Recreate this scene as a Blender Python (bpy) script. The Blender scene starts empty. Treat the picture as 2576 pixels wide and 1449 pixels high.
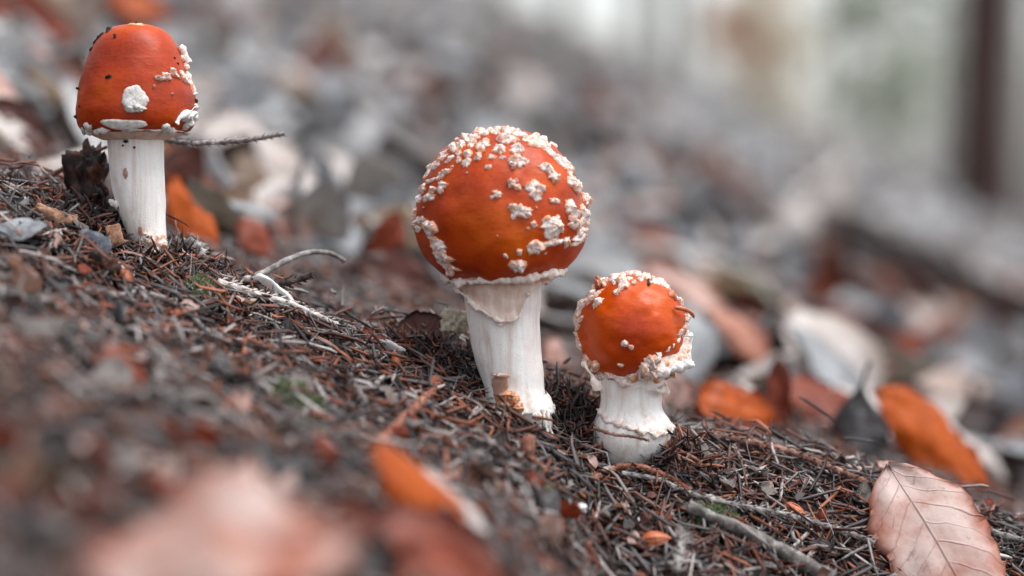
import bpy, math, random
import numpy as np
from mathutils import Vector, Matrix
from mathutils.bvhtree import BVHTree

random.seed(7)
RNG = np.random.default_rng(7)
SC = bpy.context.scene
COL = SC.collection

# ------------------------------------------------------------------ camera
PITCH = math.radians(-3.0)
CAM = Vector((0.0, 0.0, 0.15))
LENS, FOCUS = 85.0, 0.722
FPX = LENS / 36.0 * 2576.0          # pixel units: a 2576 x 1449 picture
cam_d = bpy.data.cameras.new('camera')
cam_d.lens, cam_d.sensor_width = LENS, 36.0
cam_d.clip_start, cam_d.clip_end = 0.01, 500.0
cam_d.dof.use_dof = True
cam_d.dof.focus_distance = FOCUS
cam_d.dof.aperture_fstop = 4.8
cam = bpy.data.objects.new('camera', cam_d)
cam.location = CAM
cam.rotation_euler = (math.pi / 2 + PITCH, 0, 0)
COL.objects.link(cam)
SC.camera = cam

# ------------------------------------------------------------------ sky, sun, exposure
SUN_EL, SUN_AZ = math.radians(69), math.radians(105)    # azimuth from +Y (behind the mushrooms) to +X
world = bpy.data.worlds.new('World')
SC.world = world
world.use_nodes = True
wn = world.node_tree
bg = wn.nodes['Background']
sky = wn.nodes.new('ShaderNodeTexSky')
sky.sky_type = 'NISHITA'
sky.sun_disc = False
sky.sun_elevation, sky.sun_rotation = SUN_EL, SUN_AZ
sky.air_density, sky.dust_density, sky.ozone_density = 1.0, 2.0, 1.0
hs = wn.nodes.new('ShaderNodeHueSaturation')            # overcast: the cloud cover takes the blue out
hs.inputs['Saturation'].default_value = 0.30
wn.links.new(sky.outputs[0], hs.inputs['Color'])
wn.links.new(hs.outputs[0], bg.inputs[0])
bg.inputs[1].default_value = 0.15
sun_d = bpy.data.lights.new('sun', 'SUN')
sun_d.energy, sun_d.angle, sun_d.color = 1.5, math.radians(35), (1.0, 0.985, 0.97)
sun = bpy.data.objects.new('sun', sun_d)
sdir = Vector((math.sin(SUN_AZ) * math.cos(SUN_EL), math.cos(SUN_AZ) * math.cos(SUN_EL), math.sin(SUN_EL)))
sun.rotation_euler = sdir.to_track_quat('Z', 'Y').to_euler()
sun.location = (0, 0, 5)
COL.objects.link(sun)
SC.view_settings.view_transform = 'Standard'
SC.view_settings.look = 'None'
SC.view_settings.gamma = 1.0
SC.view_settings.use_curve_mapping = False
SC.view_settings.exposure = 0.88
SC.render.engine = 'CYCLES'
SC.cycles.use_denoising = True
SC.cycles.use_adaptive_sampling = False
SC.cycles.max_bounces = 6
SC.cycles.transparent_max_bounces = 4

# ------------------------------------------------------------------ pixels to places
RIGHT = Vector((1, 0, 0))
FWD = Vector((0, math.cos(PITCH), math.sin(PITCH)))
UP = Vector((0, -math.sin(PITCH), math.cos(PITCH)))

def ray(px, py):
    return FWD + RIGHT * ((px - 1288) / FPX) - UP * ((py - 724.5) / FPX)

def at(px, py, depth):
    return CAM + ray(px, py) * depth

def camdir(r, f, u):
    return (RIGHT * r + FWD * f + UP * u).normalized()

def project(p):
    d = p - CAM
    y = d.dot(FWD)
    return 1288 + FPX * d.dot(RIGHT) / y, 724.5 - FPX * d.dot(UP) / y, y

# ------------------------------------------------------------------ numpy noise
def _hash(ix, iy, iz, seed):
    h = (ix.astype(np.uint32) * np.uint32(374761393) + iy.astype(np.uint32) * np.uint32(668265263)
         + iz.astype(np.uint32) * np.uint32(2246822519) + np.uint32((seed * 3266489917) & 0xffffffff))
    h = (h ^ (h >> np.uint32(13))) * np.uint32(1274126177)
    h = (h ^ (h >> np.uint32(16))) * np.uint32(2654435761)
    h = h ^ (h >> np.uint32(15))
    return h.astype(np.float64) / 4294967295.0 * 2 - 1

def vnoise(p, seed=0):
    p = np.asarray(p, float)
    f = np.floor(p)
    t = p - f
    t = t * t * (3 - 2 * t)
    i = f.astype(np.int64)
    x, y, z = i[..., 0], i[..., 1], i[..., 2]
    out = 0
    for dx in (0, 1):
        wx = t[..., 0] if dx else 1 - t[..., 0]
        for dy in (0, 1):
            wy = t[..., 1] if dy else 1 - t[..., 1]
            for dz in (0, 1):
                wz = t[..., 2] if dz else 1 - t[..., 2]
                out = out + wx * wy * wz * _hash(x + dx, y + dy, z + dz, seed)
    return out

def fbm(p, octv=3, seed=0):
    p = np.asarray(p, float)
    s, a = 0, 1.0
    for k in range(octv):
        s = s + a * vnoise(p * (2.03 ** k) + 17.3 * k, seed + k)
        a *= 0.5
    return s

# ------------------------------------------------------------------ ground height
# plane fitted in camera axes: the slope falls to the right and rises gently away
_n = RIGHT * 0.40 + FWD * -0.119 + UP * 1.0
_c = -0.123

def smooth(a, b, x):
    t = np.clip((x - a) / (b - a), 0, 1)
    return t * t * (3 - 2 * t)

MOUNDS = []           # (x, y, sx, sy, height)

def H(x, y):
    x = np.asarray(x, float)
    y = np.asarray(y, float)
    z = CAM.z + (_c - _n.x * x - _n.y * y) / _n.z
    t = y - FOCUS
    near = np.exp(-(t / 0.30) ** 2)
    z = z + (0.010 * np.exp(-(t / 0.06) ** 2) - 0.010 * np.exp(-(t / 0.8) ** 2)) * (1 - 0.8 * smooth(0.02, 0.07, x))
    z = z + 0.03 * np.clip(x - 0.03, 0, 0.25) * near
    z = z + (0.0095 + 0.007 * smooth(0.05, 0.11, x)) * np.exp(-((t - 0.035) / np.where(t < 0.035, 0.045, 0.028)) ** 2) * smooth(0.03, 0.065, x)
    z = z - 0.35 * np.clip(-t, 0, 0.15) * smooth(0.0, 0.035, x)
    for mx, my, sx, sy, h in MOUNDS:
        z = z + h * np.exp(-((x - mx) / sx) ** 2 - ((y - my) / sy) ** 2)
    p = np.stack([x, y, x * 0], -1)
    off = 1 - np.exp(-(t / 0.10) ** 2)
    z = z + 0.0022 * fbm(p / 0.028, 3, 1) + 0.006 * off * fbm(p / 0.13, 2, 5)
    far = smooth(0.8, 4.0, np.abs(t))
    z = z + far * 0.045 * fbm(p / 0.9, 3, 9) + smooth(6, 25, np.abs(t)) * 0.35 * fbm(p / 9.0, 2, 12)
    return z

def Hs(x, y):
    return float(H(np.array([x]), np.array([y]))[0])

def on_ground(px, py):
    r = ray(px, py)
    ds = np.concatenate([np.arange(0.25, 1.4, 0.004), np.geomspace(1.4, 60, 900)])
    P = np.array(CAM)[None] + np.array(r)[None] * ds[:, None]
    below = P[:, 2] < H(P[:, 0], P[:, 1])
    i = int(np.argmax(below)) if below.any() else len(ds) - 1
    return Vector(P[i])

def gdepth(px, py):
    return (on_ground(px, py) - CAM).dot(FWD)

def surf(px, py, lift=0.003, d0=0.60, d1=0.82):
    # where the line of sight first comes within 'lift' of the ground, or its closest pass over the crest
    ds = np.arange(d0, d1, 0.001)
    P = np.array(CAM)[None] + np.array(ray(px, py))[None] * ds[:, None]
    cl = P[:, 2] - H(P[:, 0], P[:, 1]) - lift
    i = int(np.argmax(cl < 0)) if (cl < 0).any() else int(np.argmin(cl))
    return Vector(P[i])

def rest(px, py, depth, lift):
    # the wanted depth, unless that lies inside the litter
    p = at(px, py, depth)
    if p.z - Hs(p.x, p.y) < lift:
        return surf(px, py, lift, 0.5, depth + 0.01)
    return p

def gnormal(x, y, e=0.012):
    hx = (H(x + e, y) - H(x - e, y)) / (2 * e)
    hy = (H(x, y + e) - H(x, y - e)) / (2 * e)
    n = np.stack([-hx, -hy, np.ones_like(hx)], -1)
    return n / np.linalg.norm(n, axis=-1, keepdims=True)

for px, dd, sx, sy, h in ((1090, 0.035, 0.018, 0.020, 0.010), (1400, 0.035, 0.022, 0.020, 0.010),
                          (1720, 0.004, 0.012, 0.014, 0.005), (170, 0.03, 0.030, 0.025, 0.010),
                          (520, 0.02, 0.020, 0.025, 0.004), (1230, 0.05, 0.05, 0.02, 0.005)):
    MOUNDS.append(((px - 1288) / FPX * (FOCUS + dd), FOCUS + dd, sx, sy, h))

# ------------------------------------------------------------------ materials
def S(*rgb):          # sRGB 0-255 to linear
    o = []
    for c in rgb:
        c /= 255.0
        o.append(c / 12.92 if c <= 0.04045 else ((c + 0.055) / 1.055) ** 2.4)
    return tuple(o)

class Mat:
    def __init__(self, name):
        self.m = bpy.data.materials.new(name)
        self.m.use_nodes = True
        self.t = self.m.node_tree
        self.b = self.t.nodes['Principled BSDF']
        self.o = self.t.nodes['Material Output']
    def n(self, kind, **kw):
        nd = self.t.nodes.new('ShaderNode' + kind)
        for k, v in kw.items():
            setattr(nd, k, v)
        return nd
    def l(self, a, b):
        self.t.links.new(a, b)
    def coord(self, kind='Object'):
        return self.n('TexCoord').outputs[kind]
    def noise(self, scale, detail=3, rough=0.55, vec=None, stretch=None):
        nz = self.n('TexNoise')
        nz.inputs['Scale'].default_value = scale
        nz.inputs['Detail'].default_value = detail
        nz.inputs['Roughness'].default_value = rough
        v = vec or self.coord()
        if stretch:
            mp = self.n('Mapping')
            mp.inputs['Scale'].default_value = stretch
            self.l(v, mp.inputs[0])
            v = mp.outputs[0]
        self.l(v, nz.inputs['Vector'])
        return nz.outputs[0]
    def ramp(self, fac, stops):
        r = self.n('ValToRGB')
        el = r.color_ramp.elements
        while len(el) < len(stops):
            el.new(0.5)
        for e, (p, c) in zip(el, stops):
            e.position, e.color = p, (*c, 1) if len(c) == 3 else c
        self.l(fac, r.inputs[0])
        return r.outputs[0]
    def mix(self, fac, a, b, blend='MIX'):
        x = self.n('Mix', data_type='RGBA', blend_type=blend)
        for sock, v in ((x.inputs[0], fac), (x.inputs[6], a), (x.inputs[7], b)):
            if isinstance(v, (int, float)):
                sock.default_value = v
            elif isinstance(v, tuple):
                sock.default_value = (*v, 1)
            else:
                self.l(v, sock)
        return x.outputs[2]
    def math(self, op, a, b=0.0, c=None):
        x = self.n('Math', operation=op)
        for s, v in zip(x.inputs, (a, b, c)):
            if v is None:
                continue
            if isinstance(v, (int, float)):
                s.default_value = v
            else:
                self.l(v, s)
        return x.outputs[0]
    def bump(self, height, strength, dist):
        b = self.n('Bump')
        b.inputs['Strength'].default_value = strength
        b.inputs['Distance'].default_value = dist
        self.l(height, b.inputs['Height'])
        self.l(b.outputs[0], self.b.inputs['Normal'])
        return b.outputs[0]
    def set(self, **kw):
        for k, v in kw.items():
            self.b.inputs[k].default_value = v
        return self

M = {}

def cap_material(name, deep, mid, light, rough, seed):
    m = Mat(name)
    v = m.coord()
    mp = m.n('Mapping')
    mp.inputs['Location'].default_value = (seed, seed * .7, seed * .3)
    m.l(v, mp.inputs[0])
    a = m.noise(75, 3, 0.5, mp.outputs[0])
    c = m.ramp(a, [(0.30, deep), (0.52, mid), (0.75, light)])
    fine = m.noise(900, 3, 0.6, mp.outputs[0])
    c = m.mix(0.18, c, m.ramp(fine, [(0.3, (0.20, 0.022, 0.0)), (0.7, (0.55, 0.11, 0.005))]))
    m.l(c, m.b.inputs['Base Color'])
    m.l(m.ramp(fine, [(0.3, (rough - .05,) * 3), (0.7, (rough + .1,) * 3)]), m.b.inputs['Roughness'])
    wr = m.noise(420, 4, 0.6, mp.outputs[0], (1, 1, 2.2))
    m.bump(wr, 0.25, 0.0006)
    m.set(**{'Subsurface Weight': 0.12, 'Subsurface Radius': (1.0, 0.25, 0.08), 'Subsurface Scale': 0.002,
             'Specular IOR Level': 0.28})
    M[name] = m.m

cap_material('cap_skin', S(146, 36, 0), S(182, 60, 0), S(204, 88, 0), 0.40, 0.1)
cap_material('cap_skin_bright', S(168, 46, 0), S(196, 68, 0), S(212, 90, 2), 0.33, 0.5)
cap_material('cap_skin_deep', S(140, 30, 0), S(172, 50, 0), S(196, 76, 0), 0.40, 0.9)

def wart_material(name, a, b, lo=0.35, hi=0.6):
    m = Mat(name)
    nz = m.noise(700, 4, 0.65)
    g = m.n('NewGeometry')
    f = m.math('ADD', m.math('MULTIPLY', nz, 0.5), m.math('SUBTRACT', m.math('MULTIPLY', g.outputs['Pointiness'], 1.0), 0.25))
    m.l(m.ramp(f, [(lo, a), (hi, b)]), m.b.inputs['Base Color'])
    m.bump(m.noise(2200, 4, 0.7), 0.8, 0.0005)
    m.set(**{'Roughness': 0.85, 'Specular IOR Level': 0.25, 'Subsurface Weight': 0.15,
             'Subsurface Radius': (1, .7, .5), 'Subsurface Scale': 0.0012})
    M[name] = m.m

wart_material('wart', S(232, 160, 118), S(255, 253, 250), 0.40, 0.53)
wart_material('veil_flesh', S(214, 164, 138), S(248, 236, 226), 0.36, 0.58)
wart_material('grey_patch', S(170, 158, 146), S(232, 228, 222), 0.30, 0.52)
wart_material('peach_crumb', S(222, 148, 96), S(248, 226, 204), 0.42, 0.64)
wart_material('scar_shade_tan', S(168, 120, 98), S(206, 170, 150), 0.3, 0.7)  # scar tan, with the shade of the dent put into the colour
wart_material('wool', S(150, 135, 110), S(222, 212, 190), 0.3, 0.6)

def stem_material(name, warm, tones=(S(214, 200, 188), S(242, 237, 231), S(250, 248, 244))):
    m = Mat(name)
    long_ = m.noise(420, 4, 0.6, None, (1, 1, 0.06))
    blot = m.noise(140, 3, 0.6)
    c = m.ramp(long_, [(0.28, tones[0]), (0.5, tones[1]), (0.7, tones[2])])
    c = m.mix(m.ramp(blot, [(0.52, (0, 0, 0)), (0.75, (warm,) * 3)]), c, S(205, 170, 150))
    m.l(c, m.b.inputs['Base Color'])
    h = m.math('ADD', m.math('MULTIPLY', long_, 0.7), m.math('MULTIPLY', m.noise(1500, 3, 0.7), 0.5))
    m.bump(h, 0.55, 0.0007)
    m.set(**{'Roughness': 0.72, 'Specular IOR Level': 0.3, 'Subsurface Weight': 0.2,
             'Subsurface Radius': (1, .75, .6), 'Subsurface Scale': 0.002})
    M[name] = m.m

stem_material('stem_flesh', 0.35)
stem_material('stem_flesh_warm', 0.6, (S(206, 172, 154), S(226, 200, 184), S(238, 220, 208)))

def gills_mat():
    m = Mat('gill_flesh')
    m.l(m.ramp(m.noise(300, 3), [(0.3, S(196, 160, 138)), (0.7, S(232, 214, 198))]), m.b.inputs['Base Color'])
    m.bump(m.noise(900, 3), 0.5, 0.0005)
    m.set(Roughness=0.8)
    M['gill_flesh'] = m.m
gills_mat()

def litter_material(name, scale, rough, bumpd):
    m = Mat(name)                       # each piece carries its own pigment in the attribute 'pigment'
    at_ = m.n('Attribute', attribute_name='pigment')
    nz = m.noise(scale, 4, 0.65)
    c = m.mix(m.ramp(nz, [(0.35, (0.75,) * 3), (0.7, (0.0,) * 3)]), at_.outputs['Color'],
              m.mix(1.0, at_.outputs['Color'], (0.42, 0.36, 0.34), 'MULTIPLY'))
    m.l(c, m.b.inputs['Base Color'])
    m.bump(nz, 0.4, bumpd)
    m.set(**{'Roughness': rough, 'Specular IOR Level': 0.35})
    M[name] = m.m

litter_material('needle_skin', 900, 0.5, 0.0002)
litter_material('flake_skin', 500, 0.75, 0.0004)

def ground_material():
    m = Mat('humus')
    v = m.coord()
    a = m.noise(55, 6, 0.7, v)
    b = m.noise(9, 5, 0.65, v)
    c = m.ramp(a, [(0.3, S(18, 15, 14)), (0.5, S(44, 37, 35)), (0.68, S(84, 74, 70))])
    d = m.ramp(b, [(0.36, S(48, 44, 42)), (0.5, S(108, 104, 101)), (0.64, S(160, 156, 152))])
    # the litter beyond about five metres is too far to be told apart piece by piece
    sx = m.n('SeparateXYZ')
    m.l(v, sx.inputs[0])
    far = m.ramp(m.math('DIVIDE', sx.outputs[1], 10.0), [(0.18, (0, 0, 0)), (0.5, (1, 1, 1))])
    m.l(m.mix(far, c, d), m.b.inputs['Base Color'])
    m.bump(a, 0.8, 0.004)
    m.set(Roughness=0.9)
    M['humus'] = m.m
ground_material()

def leaf_material(name, pale, dark, spot, rough=0.5, transl=0.25, vein=0.6, veincol=None):
    m = Mat(name)
    uv = m.n('UVMap').outputs[0]
    sx = m.n('SeparateXYZ')
    m.l(uv, sx.inputs[0])
    u, v = sx.outputs[0], sx.outputs[1]
    av = m.math('ABSOLUTE', m.math('SUBTRACT', v, 0.5))          # 0 at midrib, .5 at margin
    bendy = m.math('MULTIPLY', m.math('SUBTRACT', m.noise(70, 2), 0.5), 0.10)
    side = m.math('FRACT', m.math('MULTIPLY', m.math('ADD', bendy, m.math('SUBTRACT', u, m.math('MULTIPLY', av, 0.42))), 9.0))
    tri = m.math('ABSOLUTE', m.math('SUBTRACT', side, 0.5))      # .5 on the vein
    veins = m.ramp(tri, [(0.44, (0, 0, 0)), (0.5, (1, 1, 1))])
    mid = m.ramp(av, [(0.004, (1, 1, 1)), (0.014, (0, 0, 0))])
    vv = m.mix(1.0, veins, mid, 'LIGHTEN')
    nz = m.noise(60, 5, 0.6)
    oi = m.n('ObjectInfo').outputs['Random']
    nz2 = m.math('ADD', m.math('MULTIPLY', nz, 0.9), m.math('MULTIPLY', oi, 0.1))
    c = m.ramp(nz2, [(0.30, dark), (0.56, pale)])
    sp = m.ramp(m.noise(240, 4, 0.6), [(0.58, (0, 0, 0)), (0.72, (0.7, 0.7, 0.7))])
    c = m.mix(sp, c, spot)
    edge = m.ramp(m.math('ADD', av, m.math('MULTIPLY', m.math('SUBTRACT', m.noise(90, 3), 0.5), 0.35)),
                  [(0.33, (0, 0, 0)), (0.49, (0.9,) * 3)])
    c = m.mix(edge, c, dark)
    vc = veincol or tuple(x * 0.45 for x in dark)
    c = m.mix(m.math('MULTIPLY', veins, vein), c, vc)
    c = m.mix(m.math('MULTIPLY', mid, 0.6), c, vc)
    m.l(c, m.b.inputs['Base Color'])
    h = m.math('ADD', m.math('MULTIPLY', vv, -0.8), m.math('MULTIPLY', m.noise(500, 4, 0.6), 0.5))
    bn = m.bump(h, 0.5, 0.0006)
    m.set(**{'Roughness': rough, 'Specular IOR Level': 0.4})
    tr = m.n('BsdfTranslucent')
    m.l(m.mix(1.0, c, (1.0, 0.75, 0.5), 'MULTIPLY'), tr.inputs[0])
    mx = m.n('MixShader')
    mx.inputs[0].default_value = transl
    m.l(m.b.outputs[0], mx.inputs[1])
    m.l(tr.outputs[0], mx.inputs[2])
    m.l(mx.outputs[0], m.o.inputs[0])
    M[name] = m.m

leaf_material('leaf_pink', S(208, 184, 175), S(164, 92, 66), S(160, 110, 92), 0.5, 0.2, 0.14, S(120, 92, 86))
leaf_material('leaf_pale', S(214, 207, 202), S(172, 156, 147), S(140, 116, 104), 0.6, 0.2, 0.4)
leaf_material('leaf_orange', S(206, 96, 10), S(156, 60, 0), S(104, 42, 8), 0.45, 0.35, 0.5)
leaf_material('leaf_rust', S(150, 66, 38), S(96, 38, 22), S(74, 32, 22), 0.5, 0.25, 0.5)
leaf_material('leaf_dark', S(92, 44, 30), S(48, 22, 16), S(34, 20, 16), 0.45, 0.15, 0.4)
leaf_material('leaf_grey', S(168, 171, 174), S(116, 117, 119), S(88, 86, 86), 0.6, 0.15, 0.4)
leaf_material('leaf_salmon', S(196, 140, 118), S(142, 74, 52), S(120, 66, 48), 0.5, 0.2, 0.3)
leaf_material('leaf_drab', S(126, 118, 113), S(84, 76, 72), S(66, 58, 54), 0.6, 0.1, 0.3)
leaf_material('leaf_charcoal', S(84, 82, 82), S(46, 44, 44), S(36, 34, 34), 0.42, 0.05, 0.5)

def twig_material(name, a, b, c, scale=260, rough=0.75, moss=0.0):
    m = Mat(name)
    nz = m.noise(scale, 5, 0.65)
    col = m.ramp(nz, [(0.30, a), (0.5, b), (0.68, c)])
    if moss:
        col = m.mix(m.ramp(m.noise(60, 3), [(0.5, (0, 0, 0)), (0.62, (moss,) * 3)]), col, S(110, 124, 96))
    m.l(col, m.b.inputs['Base Color'])
    m.bump(nz, 0.6, 0.0008)
    m.set(**{'Roughness': rough, 'Specular IOR Level': 0.3})
    M[name] = m.m

twig_material('bark_grey', S(70, 62, 60), S(128, 122, 118), S(186, 182, 178))
twig_material('bark_brown', S(58, 38, 32), S(116, 82, 70), S(166, 134, 120))
twig_material('rib_grey', S(84, 70, 68), S(104, 88, 84), S(124, 106, 100))
twig_material('bark_pale', S(136, 124, 116), S(190, 182, 176), S(222, 217, 212))
twig_material('bark_orange', S(92, 56, 44), S(140, 90, 72), S(180, 134, 114))
twig_material('bark_mossy', S(42, 38, 36), S(104, 98, 94), S(170, 166, 162), moss=0.5)
twig_material('bark_dark', S(20, 17, 16), S(46, 38, 35), S(92, 80, 74))
twig_material('rotten_wood', S(14, 11, 10), S(44, 28, 22), S(110, 70, 52), 190, 0.55)
twig_material('cut_wood', S(110, 76, 58), S(152, 112, 88), S(184, 146, 120), 500)
twig_material('slate_chip', S(52, 58, 66), S(86, 92, 100), S(126, 130, 136), 300)
twig_material('white_bark', S(196, 190, 184), S(232, 229, 226), S(246, 245, 243), 200)
twig_material('bud_scale', S(128, 62, 40), S(188, 104, 70), S(212, 144, 108), 300, 0.4)
twig_material('tree_bark', S(38, 26, 24), S(62, 44, 40), S(88, 68, 62), 14, 0.9)
twig_material('tree_bark_grey', S(110, 108, 103), S(146, 144, 138), S(174, 172, 166), 10, 0.9)
twig_material('dirt_speck', S(16, 13, 12), S(48, 40, 36), S(90, 82, 76), 900)

def pigment_leaf(name, transl):
    m = Mat(name)
    at_ = m.n('Attribute', attribute_name='pigment')
    nz = m.noise(30, 4, 0.6)
    c = m.mix(m.ramp(nz, [(0.35, (0.6,) * 3), (0.65, (0.0,) * 3)]), at_.outputs['Color'],
              m.mix(1.0, at_.outputs['Color'], (0.6, 0.5, 0.45), 'MULTIPLY'))
    m.l(c, m.b.inputs['Base Color'])
    m.set(**{'Roughness': 0.6, 'Specular IOR Level': 0.3})
    tr = m.n('BsdfTranslucent')
    m.l(c, tr.inputs[0])
    mx = m.n('MixShader')
    mx.inputs[0].default_value = transl
    m.l(m.b.outputs[0], mx.inputs[1])
    m.l(tr.outputs[0], mx.inputs[2])
    m.l(mx.outputs[0], m.o.inputs[0])
    M[name] = m.m
pigment_leaf('litter_leaf', 0.2)
pigment_leaf('foliage', 0.5)
pigment_leaf('moss_leaf', 0.3)

# ------------------------------------------------------------------ mesh helpers
def mesh_np(name, V, F, mat, pig=None, uv=None, smooth_=True):
    """V (n,3); F list of (k,m) int arrays with equal corner count each"""
    me = bpy.data.meshes.new(name)
    V = np.asarray(V, np.float32)
    if not isinstance(F, list):
        F = [F]
    F = [np.asarray(f, np.int32) for f in F if len(f)]
    nl = sum(f.size for f in F)
    nf = sum(len(f) for f in F)
    me.vertices.add(len(V))
    me.vertices.foreach_set('co', V.ravel())
    me.loops.add(nl)
    me.loops.foreach_set('vertex_index', np.concatenate([f.ravel() for f in F]))
    me.polygons.add(nf)
    tot = np.concatenate([np.full(len(f), f.shape[1], np.int32) for f in F])
    start = np.concatenate([[0], np.cumsum(tot)[:-1]]).astype(np.int32)
    me.polygons.foreach_set('loop_start', start)
    me.polygons.foreach_set('use_smooth', np.full(nf, bool(smooth_)))
    me.update(calc_edges=True)
    if pig is not None:
        a = me.attributes.new('pigment', 'FLOAT_COLOR', 'POINT')
        a.data.foreach_set('color', np.concatenate([np.asarray(pig, np.float32), np.ones((len(V), 1), np.float32)], 1).ravel())
    if uv is not None:
        ul = me.uv_layers.new(name='UVMap')
        idx = np.concatenate([f.ravel() for f in F])
        ul.data.foreach_set('uv', np.asarray(uv, np.float32)[idx].ravel())
    me.materials.append(M[mat])
    me.validate()
    return me

def obj(name, me, parent=None, loc=None):
    o = bpy.data.objects.new(name, me)
    COL.objects.link(o)
    if loc is not None:
        o.location = loc
    if parent is not None:
        o.parent = parent
    return o

def tag(o, label, cat, group=None, kind=None):
    o['label'] = label
    o['category'] = cat
    if group:
        o['group'] = group
    if kind:
        o['kind'] = kind
    return o

def thing(name, label, cat, loc, group=None):
    return tag(obj(name, None, None, loc), label, cat, group)

def part(name, V, F, mat, root, **kw):
    """world-space vertices, stored relative to the (unrotated) root"""
    base = Vector((0, 0, 0))
    r = root
    while r is not None:
        base += r.location
        r = r.parent
    me = mesh_np(name, np.asarray(V) - np.array(base)[None], F, mat, **kw)
    return obj(name, me, root)

def grid_faces(nu, nv, wrap=False):
    i, j = np.meshgrid(np.arange(nu - 1), np.arange(nv if wrap else nv - 1), indexing='ij')
    a = i * nv + j
    b = i * nv + (j + 1) % nv
    return np.stack([a, b, b + nv, a + nv], -1).reshape(-1, 4)

def frames(P):
    P = np.asarray(P, float)
    T = np.gradient(P, axis=0)
    T /= np.linalg.norm(T, axis=1, keepdims=True)
    a = np.array([0, 0, 1.0]) if abs(T[0][2]) < 0.9 else np.array([1.0, 0, 0])
    U = []
    u = np.cross(T[0], a)
    for t in T:
        u = u - t * u.dot(t)
        u /= np.linalg.norm(u)
        U.append(u)
    U = np.array(U)
    return T, U, np.cross(T, U)

def spline(pts, n):
    P = np.array([list(p) for p in pts], float)
    d = np.concatenate([[0], np.cumsum(np.linalg.norm(np.diff(P[:, :3], axis=0), axis=1))])
    d /= d[-1]
    t = np.linspace(0, 1, n)
    # Catmull-Rom through unequal knots by cubic Hermite with finite differences
    m = np.gradient(P, d, axis=0)
    k = np.clip(np.searchsorted(d, t, side='right') - 1, 0, len(d) - 2)
    h = (d[k + 1] - d[k])[:, None]
    s = ((t - d[k]) / (d[k + 1] - d[k]))[:, None]
    return ((2 * s**3 - 3 * s**2 + 1) * P[k] + (s**3 - 2 * s**2 + s) * h * m[k]
            + (-2 * s**3 + 3 * s**2) * P[k + 1] + (s**3 - s**2) * h * m[k + 1])

def tube(P, R, seg=10, rough=0.0, rscale=0.003, seed=0, caps=True):
    P = np.asarray(P, float)
    R = np.broadcast_to(np.asarray(R, float), (len(P),))
    T, U, B = frames(P)
    a = np.linspace(0, 2 * np.pi, seg, endpoint=False)
    ring = np.cos(a)[None, :, None] * U[:, None] + np.sin(a)[None, :, None] * B[:, None]
    V = P[:, None] + ring * R[:, None, None]
    if rough:
        nz = fbm(V / rscale, 3, seed)
        V = V + ring * (R[:, None] * rough * nz)[..., None]
    V = V.reshape(-1, 3)
    F = [grid_faces(len(P), seg, True)]
    if caps:
        F += [np.arange(seg)[::-1][None], (len(P) - 1) * seg + np.arange(seg)[None]]
    return V, F

def merge(parts):
    Vs, Fs, off = [], {}, 0
    for V, F in parts:
        if not isinstance(F, list):
            F = [F]
        for f in F:
            f = np.asarray(f)
            Fs.setdefault(f.shape[1], []).append(f + off)
        Vs.append(V)
        off += len(V)
    return np.concatenate(Vs), [np.concatenate(v) for v in Fs.values()]

# ------------------------------------------------------------------ ground
def build_ground():
    n = 420
    tx = np.linspace(-1, 1, n)
    x = 0.13 * np.sinh(tx * math.asinh(70 / 0.13))
    ty = np.linspace(-math.asinh(12 / 0.15), math.asinh(110 / 0.15), n)
    y = FOCUS + 0.15 * np.sinh(ty)
    X, Y = np.meshgrid(x, y, indexing='ij')
    V = np.stack([X, Y, H(X, Y) - 0.002], -1).reshape(-1, 3)
    o = obj('ground', mesh_np('ground', V, grid_faces(n, n)[:, ::-1], 'humus'))
    o['kind'] = 'structure'
build_ground()

# ------------------------------------------------------------------ mushrooms
MM = 0.001
PX = FOCUS / FPX          # metres per picture pixel in the plane of focus

def rot_basis(tilt_right_deg, tilt_front_deg):
    # local z is the mushroom axis; positive values lean the top to the right / to the viewer
    a, b = math.radians(tilt_right_deg), math.radians(tilt_front_deg)
    return np.array((Matrix.Rotation(b, 3, 'X') @ Matrix.Rotation(a, 3, 'Y')))

def lathe_cap(profile, center, basis, seg, nprof, lump, lscale, seed, asym=None):
    prof = spline([(r, 0, z) for r, z in profile], nprof)
    r, z = np.clip(prof[:, 0], 0, None), prof[:, 2]
    a = np.linspace(0, 2 * np.pi, seg, endpoint=False)
    L = np.stack([r[:, None] * np.cos(a), r[:, None] * np.sin(a), np.repeat(z[:, None], seg, 1)], -1)
    nd = L / (np.linalg.norm(L, axis=-1, keepdims=True) + 1e-9)
    d = lump * fbm(nd * lscale + seed, 2, seed) + lump * 0.30 * fbm(nd * lscale * 3.1, 2, seed + 3)
    L = L + nd * d[..., None]
    if asym:
        L = asym(L)
    V = (L.reshape(-1, 3) @ basis.T) + np.array(center)
    return V, [grid_faces(nprof, seg, True)[:, ::-1]]

def stem_tube(pts, depth, seg, n, rough, seed):
    P = spline([(*at(px, py, depth), hw * PX) for px, py, hw in pts], n)
    a = np.linspace(0, 2 * np.pi, seg, endpoint=False)
    dirs = np.stack([np.cos(a), np.sin(a), a * 0], -1)
    V = P[:, None, :3] + dirs[None] * P[:, None, 3:4]
    d = rough * fbm(V / np.array([0.006, 0.006, 0.014]), 3, seed) + rough * 0.35 * vnoise(V / np.array([0.0012, 0.0012, 0.012]), seed + 8)
    V = V + dirs[None] * d[..., None]
    return V.reshape(-1, 3), [grid_faces(n, seg, True), np.arange(seg)[::-1][None], (n - 1) * seg + np.arange(seg)[None]], P

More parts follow.
